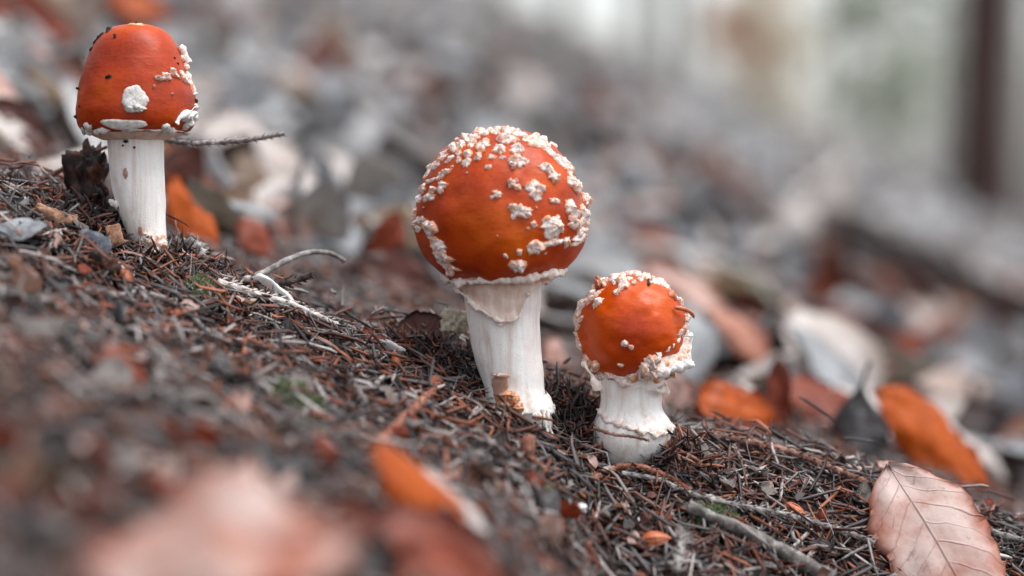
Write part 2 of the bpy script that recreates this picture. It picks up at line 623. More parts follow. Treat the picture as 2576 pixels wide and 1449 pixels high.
def bvh_of(V, F):
    q = F[0][len(F[0]) // 2]
    nrm_ = np.cross(V[q[1]] - V[q[0]], V[q[2]] - V[q[0]])
    ax_ = V[F[0].min():F[0].max() + 1]
    near_ = ax_[np.abs(ax_[:, 2] - V[q[0]][2]) < 0.002].mean(0)
    if nrm_.dot(V[q[0]] - near_) < 0:
        F = [f[:, ::-1] for f in F]
    return BVHTree.FromPolygons([tuple(v) for v in V], [tuple(int(i) for i in q) for f in F for q in f])

def blob(bvh, point, normal, xdir, wa, ha, height, seed, spiky=0.5, ragged=0.35, nr=7, na=32, sink=0.0004, scale=0.0016, flat=4.0):
    """crumbly wart that hugs the surface: an irregular disc raised along the surface normals"""
    n = np.array(normal)
    x = np.array(xdir) - n * np.dot(n, np.array(xdir))
    x /= np.linalg.norm(x)
    y = np.cross(n, x)
    a = np.linspace(0, 2 * np.pi, na, endpoint=False)
    rr = np.array([0.0, 0.22, 0.45, 0.66, 0.84, 1.0, 1.0])[:nr]
    q = np.stack([np.cos(a) * 1.3, np.sin(a) * 1.3, a * 0 + seed * 3.7], -1)
    out = 1 + ragged * (vnoise(q * 1.1, seed) + 0.55 * vnoise(q * 2.9, seed + 1)) + ragged * 0.7 * RNG.uniform(-1, 1, na) ** 3
    out = np.clip(out, 0.35, 1.6)
    V = np.zeros((nr, na, 3))
    sf = np.zeros((nr, na, 3))
    nn = np.zeros((nr, na, 3))
    for i in range(nr):
        for j in range(na):
            u, v = math.cos(a[j]) * rr[i] * out[j] * wa, math.sin(a[j]) * rr[i] * out[j] * ha
            p = np.array(point) + x * u + y * v
            loc, nor, _, _ = bvh.find_nearest(Vector(p))
            sf[i, j], nn[i, j] = loc, nor
    dome = (1 - np.clip(rr, 0, 1) ** flat) * 0.8 + 0.2
    wob = RNG.uniform(-1, 1, (nr, na))
    nz = fbm(sf / scale, 3, seed + 5)
    nz2 = vnoise(sf / (scale * 0.4), seed + 6)
    h = height * dome[:, None] * (1 + spiky * nz + 0.35 * spiky * nz2 + 0.35 * spiky * wob)
    h = np.maximum(h, height * 0.12)
    h[-1] = -sink
    side = np.stack([vnoise(sf / (scale * .5), seed + 11), vnoise(sf / (scale * .5), seed + 12), vnoise(sf / (scale * .5), seed + 13)], -1)
    V = sf + nn * h[..., None] + side * (height * 0.22 * spiky)
    V[-1] = sf[-1] - nn[-1] * sink
    V = V.reshape(-1, 3)
    return V, [grid_faces(nr, na, True)]

def hit(bvh, px, py, cx, cy):
    """surface point under a picture position; slides towards (cx, cy) if the ray misses"""
    for k in range(60):
        t = k / 60.0
        x, y = px + (cx - px) * t, py + (cy - py) * t
        r = ray(x, y).normalized()
        loc, nor, i, d = bvh.ray_cast(CAM, r)
        if loc is not None:
            if nor.dot(r) > 0:
                nor = -nor
            return loc, nor
    return None, None

class Cap:
    def __init__(self, root, V, F, mat, cx, cy, label=None):
        self.obj = part('cap', V, F, mat, root)
        self.bvh = bvh_of(V, F)
        # outward normals for find_nearest come from winding; check once
        self.cx, self.cy = cx, cy
        self.c = Vector(V.mean(0))
        loc, nor, _, _ = self.bvh.find_nearest(Vector(V[len(V) // 3]))
        self.flip = (loc - self.c).dot(nor) < 0
        if self.flip:
            self.bvh = bvh_of(V, [f[:, ::-1] for f in F])
        self.k = 0
    def wart(self, px, py, w, h, height=None, name='wart', mat='wart', **kw):
        loc, nor = hit(self.bvh, px, py, self.cx, self.cy)
        if loc is None:
            return
        self.k += 1
        r = ray(px, py).normalized()
        x = RIGHT
        fr = max(0.42, abs(nor.dot(r)))           # foreshortening seen from the camera
        s = PX * 0.5
        side = nor - r * nor.dot(r)
        sx = 1 / fr if abs(side.dot(RIGHT)) > abs(side.dot(UP)) else 1
        sy = 1 / fr if sx == 1 else 1
        wa, ha = w * s * sx * 0.92, h * s * sy * 0.92
        if height is None:
            height = min(0.0016, 0.0003 + 0.20 * min(wa, ha) * 2)
        V, F = blob(self.bvh, loc, nor, x, wa, ha, height, self.k * 7 + int(px) % 97, **kw)
        part(name, V, F, mat, self.obj)
    def wart_at(self, d, size, mat='wart'):
        loc, nor, _, _ = self.bvh.ray_cast(self.c + d * 0.2, -d)
        if loc is None:
            return
        self.k += 1
        V, F = blob(self.bvh, loc, nor, RIGHT if abs(nor.x) < .8 else FWD, size, size * random.uniform(.6, 1.2),
                    0.00035 + size * 0.5, self.k * 7 + 3)
        part('wart', V, F, mat, self.obj)

def ragged_tube(pts, r, seg, n, seed, amp=0.5, scale=0.0014):
    P = spline(pts, n)
    V, F = tube(P, r, seg, 0, 1, seed)
    ctr = np.repeat(P, seg, 0)
    dv = V - ctr
    thick_ = np.clip(0.75 + 0.9 * fbm(ctr / (scale * 2.6), 2, seed + 20), 0.12, 1.9)
    V = ctr + dv * (thick_ * (1 + amp * fbm(V / scale, 3, seed)))[:, None]
    V = V + 0.35 * amp * r * np.stack([vnoise(V / scale * 1.7, seed + i) for i in (1, 2, 3)], -1)
    return V, F

def skirt(center_fn, phis, y_top, y_bot, R_of, ns, seed, jag, thick):
    """sheet round the stem; phi 0 faces the viewer; y in picture pixels"""
    rows = []
    for k, ph in enumerate(phis):
        col = []
        yb = y_bot(ph) + jag * float(vnoise(np.array([[k * 0.37, seed, 0.5]]), seed)[0])
        yt = y_top(ph)
        for s in np.linspace(0, 1, ns):
            y = yt + (yb - yt) * s
            c = center_fn(y)
            R = R_of(y, s, ph)
            col.append(np.array(c) + np.array([math.sin(ph), -math.cos(ph), 0]) * R)
        rows.append(col)
    A = np.array(rows)
    A = A + 0.0003 * np.stack([vnoise(A / 0.002, seed + i) for i in range(3)], -1)
    nu, nv = A.shape[:2]
    ax = np.array([np.array([math.sin(p), -math.cos(p), 0]) for p in phis])[:, None]
    B = A - ax * thick
    V = np.concatenate([A.reshape(-1, 3), B.reshape(-1, 3)])
    F = grid_faces(nu, nv)
    off = nu * nv
    G = F[:, ::-1] + off
    i = np.arange(nu - 1) * nv + nv - 1
    edge = np.stack([i, i + nv, i + nv + off, i + off], -1)
    return V, [np.concatenate([F, G, edge])]

# ---- the tall warty mushroom in the middle
def zoom1(x, y):      # measured in an enlargement of the photograph
    return 1006.2 + x * 0.3148, 281.7 + y * 0.3148

def build_middle():
    D = FOCUS
    stem_pts = [(1262, 640, 92), (1262, 700, 97), (1265, 760, 95), (1268, 800, 91), (1273, 850, 88), (1279, 900, 85),
                (1287, 940, 81), (1294, 975, 77), (1300, 1010, 80), (1305, 1050, 84), (1308, 1095, 78), (1309, 1150, 50)]
    base = at(1306, 1070, D)
    root = thing('mushroom', 'tallest red mushroom with a round cap thickly dotted with white warts', 'mushroom', base, 'red capped mushrooms on the slope')
    V, F, P = stem_tube(stem_pts, D, 72, 90, 0.00042, 21)
    stem = part('stem', V, F, 'stem_flesh', root)
    sb = bvh_of(V, F)
    # cap
    prof = [(0, 27.6), (3, 27.4), (7, 26.7), (12, 24.4), (17.2, 20.2), (21.6, 13.8), (24.4, 6.6), (25.4, 0), (25.0, -5),
            (23.4, -9.6), (20.6, -13.4), (17.6, -15.8), (15.6, -16.6)]
    prof = [(r * MM, z * MM) for r, z in prof]
    c = at(1261, 556, D)
    bas = rot_basis(-4.5, 3)
    Vc, Fc = lathe_cap(prof, c, bas, 110, 70, 0.0011, 1.7, 4)
    cap = Cap(root, Vc, Fc, 'cap_skin', 1262, 520)
    # underside
    under = [(15.8, -16.4), (14.2, -16.8), (12.5, -15.8), (10.8, -14.6), (9.5, -13)]
    Vu, Fu = lathe_cap([(r * MM, z * MM) for r, z in under], c, bas, 90, 14, 0.0002, 2, 5)
    part('gills', Vu, Fu, 'gill_flesh', cap.obj)
    W = [(670, 175, 90, 50), (760, 165, 90, 45), (850, 155, 100, 50), (955, 178, 110, 55), (900, 150, 70, 40), (720, 150, 60, 35), (560, 212, 95, 55),
         (660, 275, 115, 80), (850, 218, 165, 62), (1090, 240, 170, 105), (1005, 218, 65, 34), (800, 305, 105, 66), (940, 302, 122, 66),
         (575, 252, 85, 50), (690, 222, 60, 32), (485, 265, 90, 55), (425, 290, 90, 60), (470, 332, 64, 62), (540, 338, 74, 66), (615, 360, 84, 48),
         (735, 360, 74, 32), (815, 365, 54, 26), (940, 385, 160, 84), (905, 430, 70, 60), (345, 340, 66, 44), (320, 395, 74, 52), (395, 385, 54, 48),
         (470, 382, 54, 48), (530, 412, 74, 64), (705, 440, 48, 38), (255, 435, 64, 56), (325, 505, 84, 80), (375, 478, 60, 46), (415, 437, 22, 22),
         (245, 550, 62, 52), (335, 592, 68, 104), (262, 628, 62, 60), (225, 688, 104, 70), (187, 622, 44, 76), (1245, 345, 90, 46),
         (1270, 395, 150, 70), (1330, 430, 90, 90), (1165, 450, 125, 76), (1228, 525, 96, 92), (1200, 490, 60, 60), (1395, 575, 106, 120), (885, 570, 76, 72), (935, 600, 64, 50),
         (928, 545, 40, 30), (1075, 605, 165, 110), (1080, 665, 110, 76), (775, 660, 80, 70), (735, 682, 34, 26), (1240, 712, 84, 50), (965, 785, 150, 96), (900, 755, 90, 50),
         (1010, 820, 84, 84), (905, 840, 44, 60), (1070, 898, 56, 48), (1028, 930, 36, 22), (1480, 715, 60, 130), (1375, 780, 84, 140), (1395, 880, 110, 110),
         (1465, 830, 56, 150), (1225, 915, 160, 190), (1215, 1045, 150, 66), (1080, 1085, 150, 136), (1330, 1030, 56, 100), (1450, 960, 90, 110), (1425, 1020, 80, 90),
         (955, 1115, 50, 60), (845, 1150, 35, 36), (945, 1230, 165, 96), (165, 870, 84, 76), (240, 930, 122, 140), (148, 930, 50, 66), (262, 1010, 74, 62),
         (300, 1070, 130, 108), (340, 1150, 130, 86), (362, 1220, 130, 92), (122, 820, 50, 100), (400, 1270, 90, 60), (120, 900, 40, 80), (520, 180, 70, 44), (610, 200, 60, 40),
         (1150, 210, 80, 60), (1180, 265, 60, 50), (1340, 470, 50, 70), (380, 110, 40, 30), (535, 488, 14, 14), (190, 760, 14, 14), (1090, 765, 16, 16), (780, 990, 14, 14),
         (1160, 1130, 18, 18), (290, 440, 40, 36), (205, 500, 40, 60), (160, 700, 36, 80)]
    for x, y, w, h in W:
        px, py = zoom1(x, y)
        big = w * h > 15000
        cap.wart(px, py, w * 0.3148, h * 0.3148, height=(0.0012 if big else None), spiky=0.9, ragged=0.5 if not big else 0.34)
    for k in range(46):        # the far side carries warts as well
        d = Vector((random.uniform(-1, 1), random.uniform(0.15, 1), random.uniform(-0.2, 1))).normalized()
        cap.wart_at(d, random.uniform(0.0008, 0.0022))
    # fluffy rim of veil along the lower edge
    R = 17.9 * MM
    pts = []
    for k in range(49):
        a = k / 48 * 2 * math.pi
        l = np.array([math.cos(a) * R, math.sin(a) * R, -15.9 * MM])
        pts.append(bas @ l + np.array(c))
    Vr, Fr = ragged_tube(pts, 0.0011, 9, 260, 31, 0.7, 0.0016)
    part('rim_fringe', Vr, Fr, 'veil_flesh', cap.obj)
    # torn veil hanging round the top of the stem, longest in front
    def cen(y):
        ys = [p[1] for p in stem_pts]
        x = np.interp(y, ys, [p[0] for p in stem_pts])
        return at(float(x), y, D)
    def hw(y):
        return float(np.interp(y, [p[1] for p in stem_pts], [p[2] for p in stem_pts]))
    def ybot(ph):
        d = math.degrees(ph)
        return float(np.interp(d, [-180, -120, -90, -60, -40, -18, -5, 8, 20, 26, 36, 60, 120, 180],
                               [735, 720, 712, 738, 765, 792, 806, 806, 796, 770, 728, 705, 715, 735]))
    def ytop(ph):
        return 676.0 - 22 * math.sin(ph)
    def Rof(y, s, ph):
        flare = float(np.interp(y, [655, 690, 715, 745, 780, 820], [150, 132, 116, 105, 99, 98]))
        return max(flare, hw(y) + 5) * PX + 0.0010 * max(0, s - 0.8) * 5 * (0.5 + 0.5 * math.cos(ph))
    phis = np.radians(np.linspace(-180, 180, 181))
    Vs, Fs = skirt(cen, phis, ytop, ybot, Rof, 22, 41, 9, 0.0006)
    veil = part('veil', Vs, Fs, 'stem_flesh_warm', root)
    edge = []
    for ph in np.radians(np.linspace(-75, 34, 70)):
        y = ybot(ph) - 4
        cc = cen(y)
        edge.append(np.array(cc) + np.array([math.sin(ph), -math.cos(ph), 0]) * (Rof(y, 1, ph) + 0.0002))
    Ve, Fe = ragged_tube(edge, 0.00085, 8, 200, 43, 0.7, 0.0015)
    part('torn_edge', Ve, Fe, 'veil_flesh', veil)
    # collar of the bulb, standing out on the right
    def yb2(ph):
        return float(np.interp(math.degrees(ph), [-10, 10, 30, 60, 90, 140, 200], [1032, 1040, 1042, 1036, 1032, 1020, 1010]))
    Vk, Fk = skirt(cen, np.radians(np.linspace(-8, 200, 90)), lambda ph: 985 + 14 * math.cos(ph), yb2,
                   lambda y, s, ph: (hw(y) + 2 + 10 * math.sin(min(s, 1) * 2.2) * min(1, max(0, ph + 0.15) * 1.2)) * PX, 12, 47, 12, 0.0009)
    col = part('collar', Vk, Fk, 'stem_flesh', root)
    edge = [np.array(cen(yb2(p) - 5)) + np.array([math.sin(p), -math.cos(p), 0]) * ((hw(yb2(p)) + 9 * min(1, max(0, p + .15) * 1.2)) * PX) for p in np.radians(np.linspace(-6, 198, 60))]
    Ve, Fe = ragged_tube(edge, 0.0008, 8, 150, 49, 0.8, 0.0013)
    part('torn_edge', Ve, Fe, 'veil_flesh', col)
    # scar as a tan patch that paints the shade of its dent, and crumbs
    def on_stem(name, px, py, w, h, height, mat, **kw):
        loc, nor = hit(sb, px, py, 1290, py)
        if nor.dot(ray(px, py)) > 0:
            nor = -nor
        V_, F_ = blob(sb, loc, nor, RIGHT, w * PX / 2, h * PX / 2, height, int(px + py), **kw)
        part(name, V_, F_, mat, stem)
    on_stem('scar', 1258, 978, 46, 66, 0.00025, 'scar_shade_tan', spiky=0.3, ragged=0.2)
    on_stem('scar_lip', 1257, 944, 46, 9, 0.0008, 'wart', spiky=0.8)
    for px, py, w, h, hh in ((1268, 1000, 34, 30, 0.0026), (1290, 1000, 34, 34, 0.003), (1276, 1018, 36, 30, 0.0024), (1304, 1032, 34, 36, 0.003),
                             (1258, 1018, 24, 30, 0.002), (1292, 1044, 30, 20, 0.0022)):
        on_stem('crumb', px, py, w, h, hh, 'peach_crumb', spiky=0.7)
    for px, py, w, h in ((1370, 1062, 16, 60), (1382, 1066, 10, 46)):
        P2 = [at(px - 4, py - 34, D - 0.009), at(px, py, D - 0.010), at(px + 9, py + 34, D - 0.009)]
        Vt, Ft = ragged_tube(P2, w * PX * 0.42, 8, 20, px, 0.4, 0.002)
        part('veil_strand', Vt, Ft, 'stem_flesh', col)
    return base

# ---- the small mushroom
def zoom2(x, y):
    return 1006.2 + x * 0.3473, 637.3 + y * 0.3473

def build_small():
    D = FOCUS + 0.004
    base = at(1590, 1105, D)
    root = thing('mushroom', 'shortest red mushroom with its round cap rising from a torn white collar', 'mushroom', base, 'red capped mushrooms on the slope')
    stem_pts = [(1590, 905, 66), (1590, 940, 82), (1589, 965, 80), (1588, 1000, 77), (1588, 1030, 80), (1590, 1055, 93), (1591, 1070, 100), (1588, 1085, 100),
                (1586, 1110, 98), (1586, 1140, 84), (1586, 1180, 50)]
    V, F, P = stem_tube(stem_pts, D, 72, 80, 0.00036, 61)
    stem = part('stem', V, F, 'stem_flesh', root)
    sb = bvh_of(V, F)
    prof = [(0, 16.4), (2, 16.25), (5, 15.6), (9, 13.6), (12.8, 10.2), (15.4, 5.6), (16.5, 0.6), (16.2, -4), (14.6, -8.2), (12.0, -11.6), (9.6, -13.4), (8.0, -13.8)]
    prof = [(r * MM, z * MM) for r, z in prof]
    c = at(1592, 829, D)
    bas = rot_basis(3, 4)
    Vc, Fc = lathe_cap(prof, c, bas, 100, 64, 0.0006, 1.9, 8)
    cap = Cap(root, Vc, Fc, 'cap_skin_bright', 1592, 820)
    W = [(1540, 165, 84, 62), (1600, 152, 84, 54), (1660, 150, 84, 50), (1720, 155, 84, 55), (1780, 170, 84, 58), (1840, 195, 84, 62), (1900, 225, 84, 58), (1930, 248, 54, 44),
         (1620, 228, 88, 70), (1570, 278, 62, 52), (1602, 195, 84, 52), (1695, 215, 40, 30), (1655, 185, 64, 44), (1480, 215, 92, 72), (1400, 262, 62, 60), (1412, 312, 72, 60), (1428, 358, 66, 78),
         (1350, 312, 60, 52), (1340, 362, 62, 60), (1300, 385, 62, 62), (1300, 435, 62, 72), (1272, 470, 52, 64), (1290, 530, 44, 66), (1283, 600, 44, 66), (1290, 665, 44, 70), (1330, 285, 60, 50),
         (1440, 175, 50, 40), (2020, 345, 60, 54), (2082, 470, 80, 74), (2050, 560, 92, 60), (2104, 530, 60, 74), (2112, 595, 40, 64), (2060, 420, 50, 50), (1625, 655, 52, 54), (1676, 682, 36, 36), (1598, 806, 46, 30),
         (1550, 215, 40, 30), (1740, 190, 50, 34), (1810, 215, 40, 30), (1270, 400, 50, 60), (1265, 440, 40, 60), (1310, 480, 40, 40)]
    for x, y, w, h in W:
        px, py = zoom2(x, y)
        cap.wart(px, py, w * 0.3473, h * 0.3473, spiky=0.8, ragged=0.42)
    for k in range(34):
        d = Vector((random.uniform(-1, 1), random.uniform(0.15, 1), random.uniform(-0.2, 1))).normalized()
        cap.wart_at(d, random.uniform(0.0008, 0.002))
    # split in the skin on the right, with an orange lining
    cap.wart(*zoom2(1975, 300), 14, 46, height=0.0007, name='skin_split', mat='bud_scale', spiky=0.4)
    # a brown bud scale stuck at the top left, a speck, and a needle stuck to the right side
    cap.wart(*zoom2(1432, 205), 20, 24, height=0.0022, name='stuck_scale', mat='bud_scale', spiky=0.4)
    cap.wart(*zoom2(1800, 215), 10, 22, height=0.0007, name='dirt_speck', mat='dirt_speck')
    P2 = spline([at(1697, 773, D - 0.011), at(1722, 778, D - 0.010), at(1740, 788, D - 0.007), at(1746, 800, D - 0.004)], 14)
    Vt, Ft = tube(P2, np.interp(np.linspace(0, 1, 14), [0, .1, .8, 1], [.0004, .0007, .0006, .0002]), 7)
    part('stuck_needle', Vt, Ft, 'bud_scale', cap.obj)
    # torn collar: ragged ring under the cap, swelling to a thick flap on the right
    pts = []
    for k in range(61):
        a = k / 60 * 2 * math.pi
        ph = a
        x, y = math.sin(ph), -math.cos(ph)
        up = 0.0115 * (0.5 + 0.5 * math.sin(ph - 0.5)) ** 2.5
        rr = (10.4 + 3.9 * (0.5 + 0.5 * math.sin(ph - 0.5)) ** 2) * MM
        pts.append(np.array(c) + np.array([x * rr, y * rr, -13.6 * MM + up]))
    Vr, Fr = ragged_tube(pts, 0.0016, 11, 260, 71, 0.75, 0.0019)
    collar = part('collar', Vr, Fr, 'wart', root)
    k = 0
    for x, y, w, h, hh in ((1800, 812, 120, 130, 3.2), (1866, 836, 110, 116, 3.4), (1930, 822, 110, 106, 3.2), (1990, 792, 110, 96, 3.0), (2050, 772, 100, 90, 2.8), (2092, 795, 50, 74, 2.6),
                           (1836, 766, 84, 64, 2.2), (1770, 870, 80, 54, 2.0), (1700, 890, 90, 36, 1.4), (1560, 890, 110, 34, 1.4), (1480, 885, 80, 40, 1.6), (1370, 830, 90, 110, 2.2), (1424, 808, 56, 60, 2.4), (1338, 790, 60, 70, 1.8)):
        px, py = zoom2(x, y)
        k += 1
        loc, nor = hit(cap.bvh, px, py, 1592, 820)
        V_, F_ = blob(cap.bvh, loc, nor, RIGHT, w * 0.3473 * PX * .62, h * 0.3473 * PX * .62, hh * MM * 0.8, 300 + k, spiky=0.9, ragged=0.4, nr=7, na=30, scale=0.0015)
        part('crumb', V_, F_, 'wart' if k % 3 else 'peach_crumb', collar)
    # the standing flap of veil: a thick curved sheet with a rolled upper edge
    nu, nv = 26, 12
    top = [zoom2(*p) for p in ((1850, 735), (1900, 700), (1960, 660), (2010, 625), (2060, 598), (2108, 592))]
    bot = [zoom2(*p) for p in ((1830, 840), (1890, 860), (1950, 850), (2010, 815), (2070, 800), (2118, 818))]
    A = np.zeros((nu, nv, 3))
    for i in range(nu):
        s = i / (nu - 1) * 5
        tx, ty = np.interp(s, range(6), [p[0] for p in top]), np.interp(s, range(6), [p[1] for p in top])
        bx, by = np.interp(s, range(6), [p[0] for p in bot]), np.interp(s, range(6), [p[1] for p in bot])
        for j in range(nv):
            q = j / (nv - 1)
            px, py = tx + (bx - tx) * q, ty + (by - ty) * q
            dd = D - 0.0135 + 0.0105 * (i / (nu - 1)) ** 1.6 + 0.0012 * math.cos(q * 3)
            A[i, j] = at(px, py, dd)
    A += 0.0005 * np.stack([fbm(A / 0.0025, 2, 80 + i) for i in range(3)], -1)
    Bk = A + np.array(FWD)[None, None] * 0.0022
    Vf = np.concatenate([A.reshape(-1, 3), Bk.reshape(-1, 3)])
    G = grid_faces(nu, nv)
    o = nu * nv
    i0 = np.arange(nu - 1) * nv
    e1 = np.stack([i0, i0 + nv, i0 + nv + o, i0 + o], -1)
    i1 = i0 + nv - 1
    e2 = np.stack([i1, i1 + nv, i1 + nv + o, i1 + o], -1)
    j0 = np.arange(nv - 1)
    e3 = np.stack([j0, j0 + 1, j0 + 1 + o, j0 + o], -1)
    e4 = e3 + (nu - 1) * nv
    flap = part('flap', Vf, [np.concatenate([G, G[:, ::-1] + o, e1, e2, e3, e4])], 'veil_flesh', collar)
    Ve, Fe = ragged_tube([at(px, py, D - 0.0130 + 0.0105 * (i / 5) ** 1.6) for i, (px, py) in enumerate(top)], 0.0011, 8, 60, 83, 0.45, 0.0018)
    part('rolled_edge', Ve, Fe, 'wart', collar)
    Ve, Fe = ragged_tube([at(px, py, D - 0.0130 + 0.0105 * (i / 5) ** 1.6) for i, (px, py) in enumerate(bot)], 0.0016, 9, 70, 84, 0.7, 0.0016)
    part('torn_edge', Ve, Fe, 'wart', collar)
    # drooping strip on the left
    P2 = [at(*zoom2(x, y), D - dd) for x, y, dd in ((1330, 780, .004), (1352, 830, .008), (1392, 880, .0095), (1412, 930, .0095), (1424, 985, .009))]
    Vt, Ft = ragged_tube(P2, 0.0022, 9, 50, 91, 0.45, 0.003)
    part('veil_strand', Vt, Ft, 'veil_flesh', collar)
    # ragged lower ring of the bulb
    ring = []
    for k in range(41):
        a = k / 40 * 2 * math.pi
        y = 1056 + 14 * math.cos(a) + 24 * math.sin(a)
        cc = at(1590, y, D)
        hw = float(np.interp(y, [p[1] for p in stem_pts], [p[2] for p in stem_pts]))
        ring.append(np.array(cc) + np.array([math.sin(a), -math.cos(a), 0]) * (hw * PX + 0.0001))
    Vr, Fr = ragged_tube(ring, 0.0010, 9, 220, 95, 0.8, 0.0014)
    part('bulb_ring', Vr, Fr, 'veil_flesh', stem)
    Vr, Fr = ragged_tube([p + np.array([0, 0, 0.0128]) + (np.array(at(1590, 1010, D)) - p) * np.array([.12, .12, 0]) for p in ring], 0.0008, 8, 200, 97, 0.8, 0.0014)
    part('stem_ring', Vr, Fr, 'veil_flesh', stem)

# ---- the bell shaped mushroom up the slope
def zoom3(x, y):
    return 67.08 + x * 0.27776, 20.1 + y * 0.27776

def build_left():
    D = FOCUS + 0.006
    base = at(378, 640, D)
    root = thing('mushroom', 'bell capped red mushroom with a long bare white stem and few flat patches', 'mushroom', base, 'red capped mushrooms on the slope')
    stem_pts = [(338, 318, 62), (341, 350, 70), (343, 390, 70), (346, 450, 69), (353, 510, 64), (362, 560, 55), (370, 590, 49), (378, 615, 42), (384, 640, 38), (388, 680, 30)]
    V, F, P = stem_tube(stem_pts, D, 72, 90, 0.00035, 121)
    stem = part('stem', V, F, 'stem_flesh', root)
    sb = bvh_of(V, F)
    prof_px = [(0, 58), (22, 58.5), (48, 62), (74, 75), (97, 100), (120, 150), (136, 200), (146, 248), (150, 288), (145, 312), (134, 328), (120, 336)]
    c = at(342, 280, D)
    prof = [(r * PX, (280 - y) * PX) for r, y in prof_px]
    bas = rot_basis(0, -2)
    def asym(L):
        L = L.copy()
        k = np.exp(-((L[..., 2] - 0.0045) / 0.004) ** 2) * np.clip(L[..., 0] / 0.017, 0, 1) ** 2
        L[..., 2] -= 0.0 * k
        L[..., 0] += 0.0006 * k
        return L
    Vc, Fc = lathe_cap(prof, c, bas, 100, 70, 0.00055, 1.5, 15, asym)
    cap = Cap(root, Vc, Fc, 'cap_skin_deep', 342, 220)
    under = [(122, 334), (112, 341), (96, 347), (80, 351), (68, 353), (58, 350)]
    Vu, Fu = lathe_cap([(r * PX, (280 - y) * PX) for r, y in under], c, bas, 90, 18, 0.0003, 3, 16)
    und = part('gills', Vu, Fu, 'stem_flesh_warm', cap.obj)
    ring = []
    for k in range(41):
        a = k / 40 * 2 * math.pi
        ring.append(bas @ np.array([math.sin(a) * 127 * PX, -math.cos(a) * 127 * PX, -(332 - 280) * PX]) + np.array(c))
    Vr, Fr = ragged_tube(ring, 0.0008, 8, 240, 131, 0.7, 0.0018)
    part('rim_fringe', Vr, Fr, 'grey_patch', cap.obj)
    z = 0.27776
    def flat(x, y, w, h, height, mat='grey_patch', **kw):
        cap.wart(*zoom3(x, y), w * z, h * z, height=height, mat=mat, name='patch', flat=10, nr=7, na=44, **kw)
    flat(982, 826, 262, 240, 0.0006, spiky=0.3, ragged=0.13)
    flat(985, 912, 205, 80, 0.0013, spiky=0.6, ragged=0.2)
    flat(870, 1060, 510, 100, 0.0005, spiky=0.35, ragged=0.10)
    for x, y, w, h in ((1205, 630, 90, 46), (1262, 622, 86, 76), (1340, 592, 80, 66), (1425, 630, 66, 90), (1480, 670, 96, 80), (1525, 655, 50, 60), (1500, 620, 46, 40), (560, 1085, 90, 60), (1255, 1095, 100, 66),
                       (640, 1120, 70, 40), (1440, 440, 26, 60), (1466, 520, 34, 64), (1528, 765, 30, 64), (1155, 712, 18, 24), (1315, 776, 20, 18), (1530, 900, 44, 80), (1180, 1150, 140, 40), (520, 1110, 70, 50)):
        cap.wart(*zoom3(x, y), w * z, h * z, height=0.0009, spiky=0.6, ragged=0.4, mat='wart' if y < 760 else 'grey_patch')
    # flap standing off at the upper right
    P2 = [at(*zoom3(1462, 500), D), at(*zoom3(1440, 440), D), at(*zoom3(1412, 380), D), at(*zoom3(1388, 345), D)]
    Vt, Ft = ragged_tube(P2, 0.0008, 8, 30, 141, 0.4, 0.002)
    part('flap', Vt, Ft, 'veil_flesh', cap.obj)
    # torn lip at the lower right, with dirt
    P2 = [at(*zoom3(x, y), D - dd) for x, y, dd in ((1360, 1050, .011), (1385, 1000, .0105), (1430, 960, .009), (1490, 930, .006), (1525, 890, .003))]
    Vt, Ft = ragged_tube(P2, 0.0011, 9, 50, 145, 0.35, 0.003)
    part('torn_lip', Vt, Ft, 'wart', cap.obj)
    for x, y in ((1440, 1000), (1480, 985), (1450, 1050), (1510, 1000)):
        cap.wart(*zoom3(x, y), 20, 22, height=0.0012, name='torn_lip', mat='grey_patch', spiky=0.8)
    for x, y, w, h in ((800, 256, 26, 30), (745, 622, 56, 36), (1370, 506, 14, 14), (630, 232, 50, 46), (585, 272, 36, 30), (720, 135, 60, 50), (540, 335, 26, 26), (470, 730, 20, 20), (480, 890, 14, 14),
                       (450, 985, 24, 30), (1500, 975, 90, 40), (1540, 985, 50, 50), (1530, 845, 24, 40), (1340, 455, 12, 12), (990, 138, 30, 14)):
        cap.wart(*zoom3(x, y), w * z, h * z, height=0.00045, name='dirt_speck', mat='dirt_speck', spiky=1.0)
    # pale strip along the top of the crown
    cap.wart(*zoom3(985, 148), 44, 9, height=0.0004, name='pale_crown', mat='peach_crumb', spiky=0.4)
    ub = bvh_of(Vu, Fu)
    def stick_on(px, py, w, h, hh, mat, name):
        loc, nor = hit(sb, px, py, 345, py)
        if loc is None:
            return
        if nor.dot(ray(px, py)) > 0:
            nor = -nor
        V_, F_ = blob(sb, loc, nor, RIGHT, w * PX / 2, h * PX / 2, hh, int(px * 3 + py), spiky=0.7)
        part(name, V_, F_, mat, stem)
    stick_on(317, 356, 14, 8, 0.0006, 'dirt_speck', 'dirt_speck')
    stick_on(309, 366, 6, 6, 0.0005, 'dirt_speck', 'dirt_speck')
    stick_on(338, 371, 6, 6, 0.0005, 'dirt_speck', 'dirt_speck')
    stick_on(316, 437, 13, 24, 0.0003, 'scar_shade_tan', 'scar')
    stick_on(352, 585, 12, 34, 0.0003, 'scar_shade_tan', 'scar')
    # swollen foot with crumbs of the volva
    for px, py, w, h, hh in ((372, 604, 34, 40, 0.0022), (392, 632, 34, 34, 0.003), (402, 612, 26, 44, 0.003), (376, 630, 30, 34, 0.0024), (396, 655, 30, 26, 0.0026)):
        stick_on(px, py, w, h, hh, 'wart', 'volva_crumb')
    V_, F_ = ragged_tube([at(278, 505, D - .002), at(288, 512, D - .003), at(296, 520, D - .003)], 0.0017, 9, 14, 151, 0.6, 0.002)
    part('volva_crumb', V_, F_, 'wart', stem)

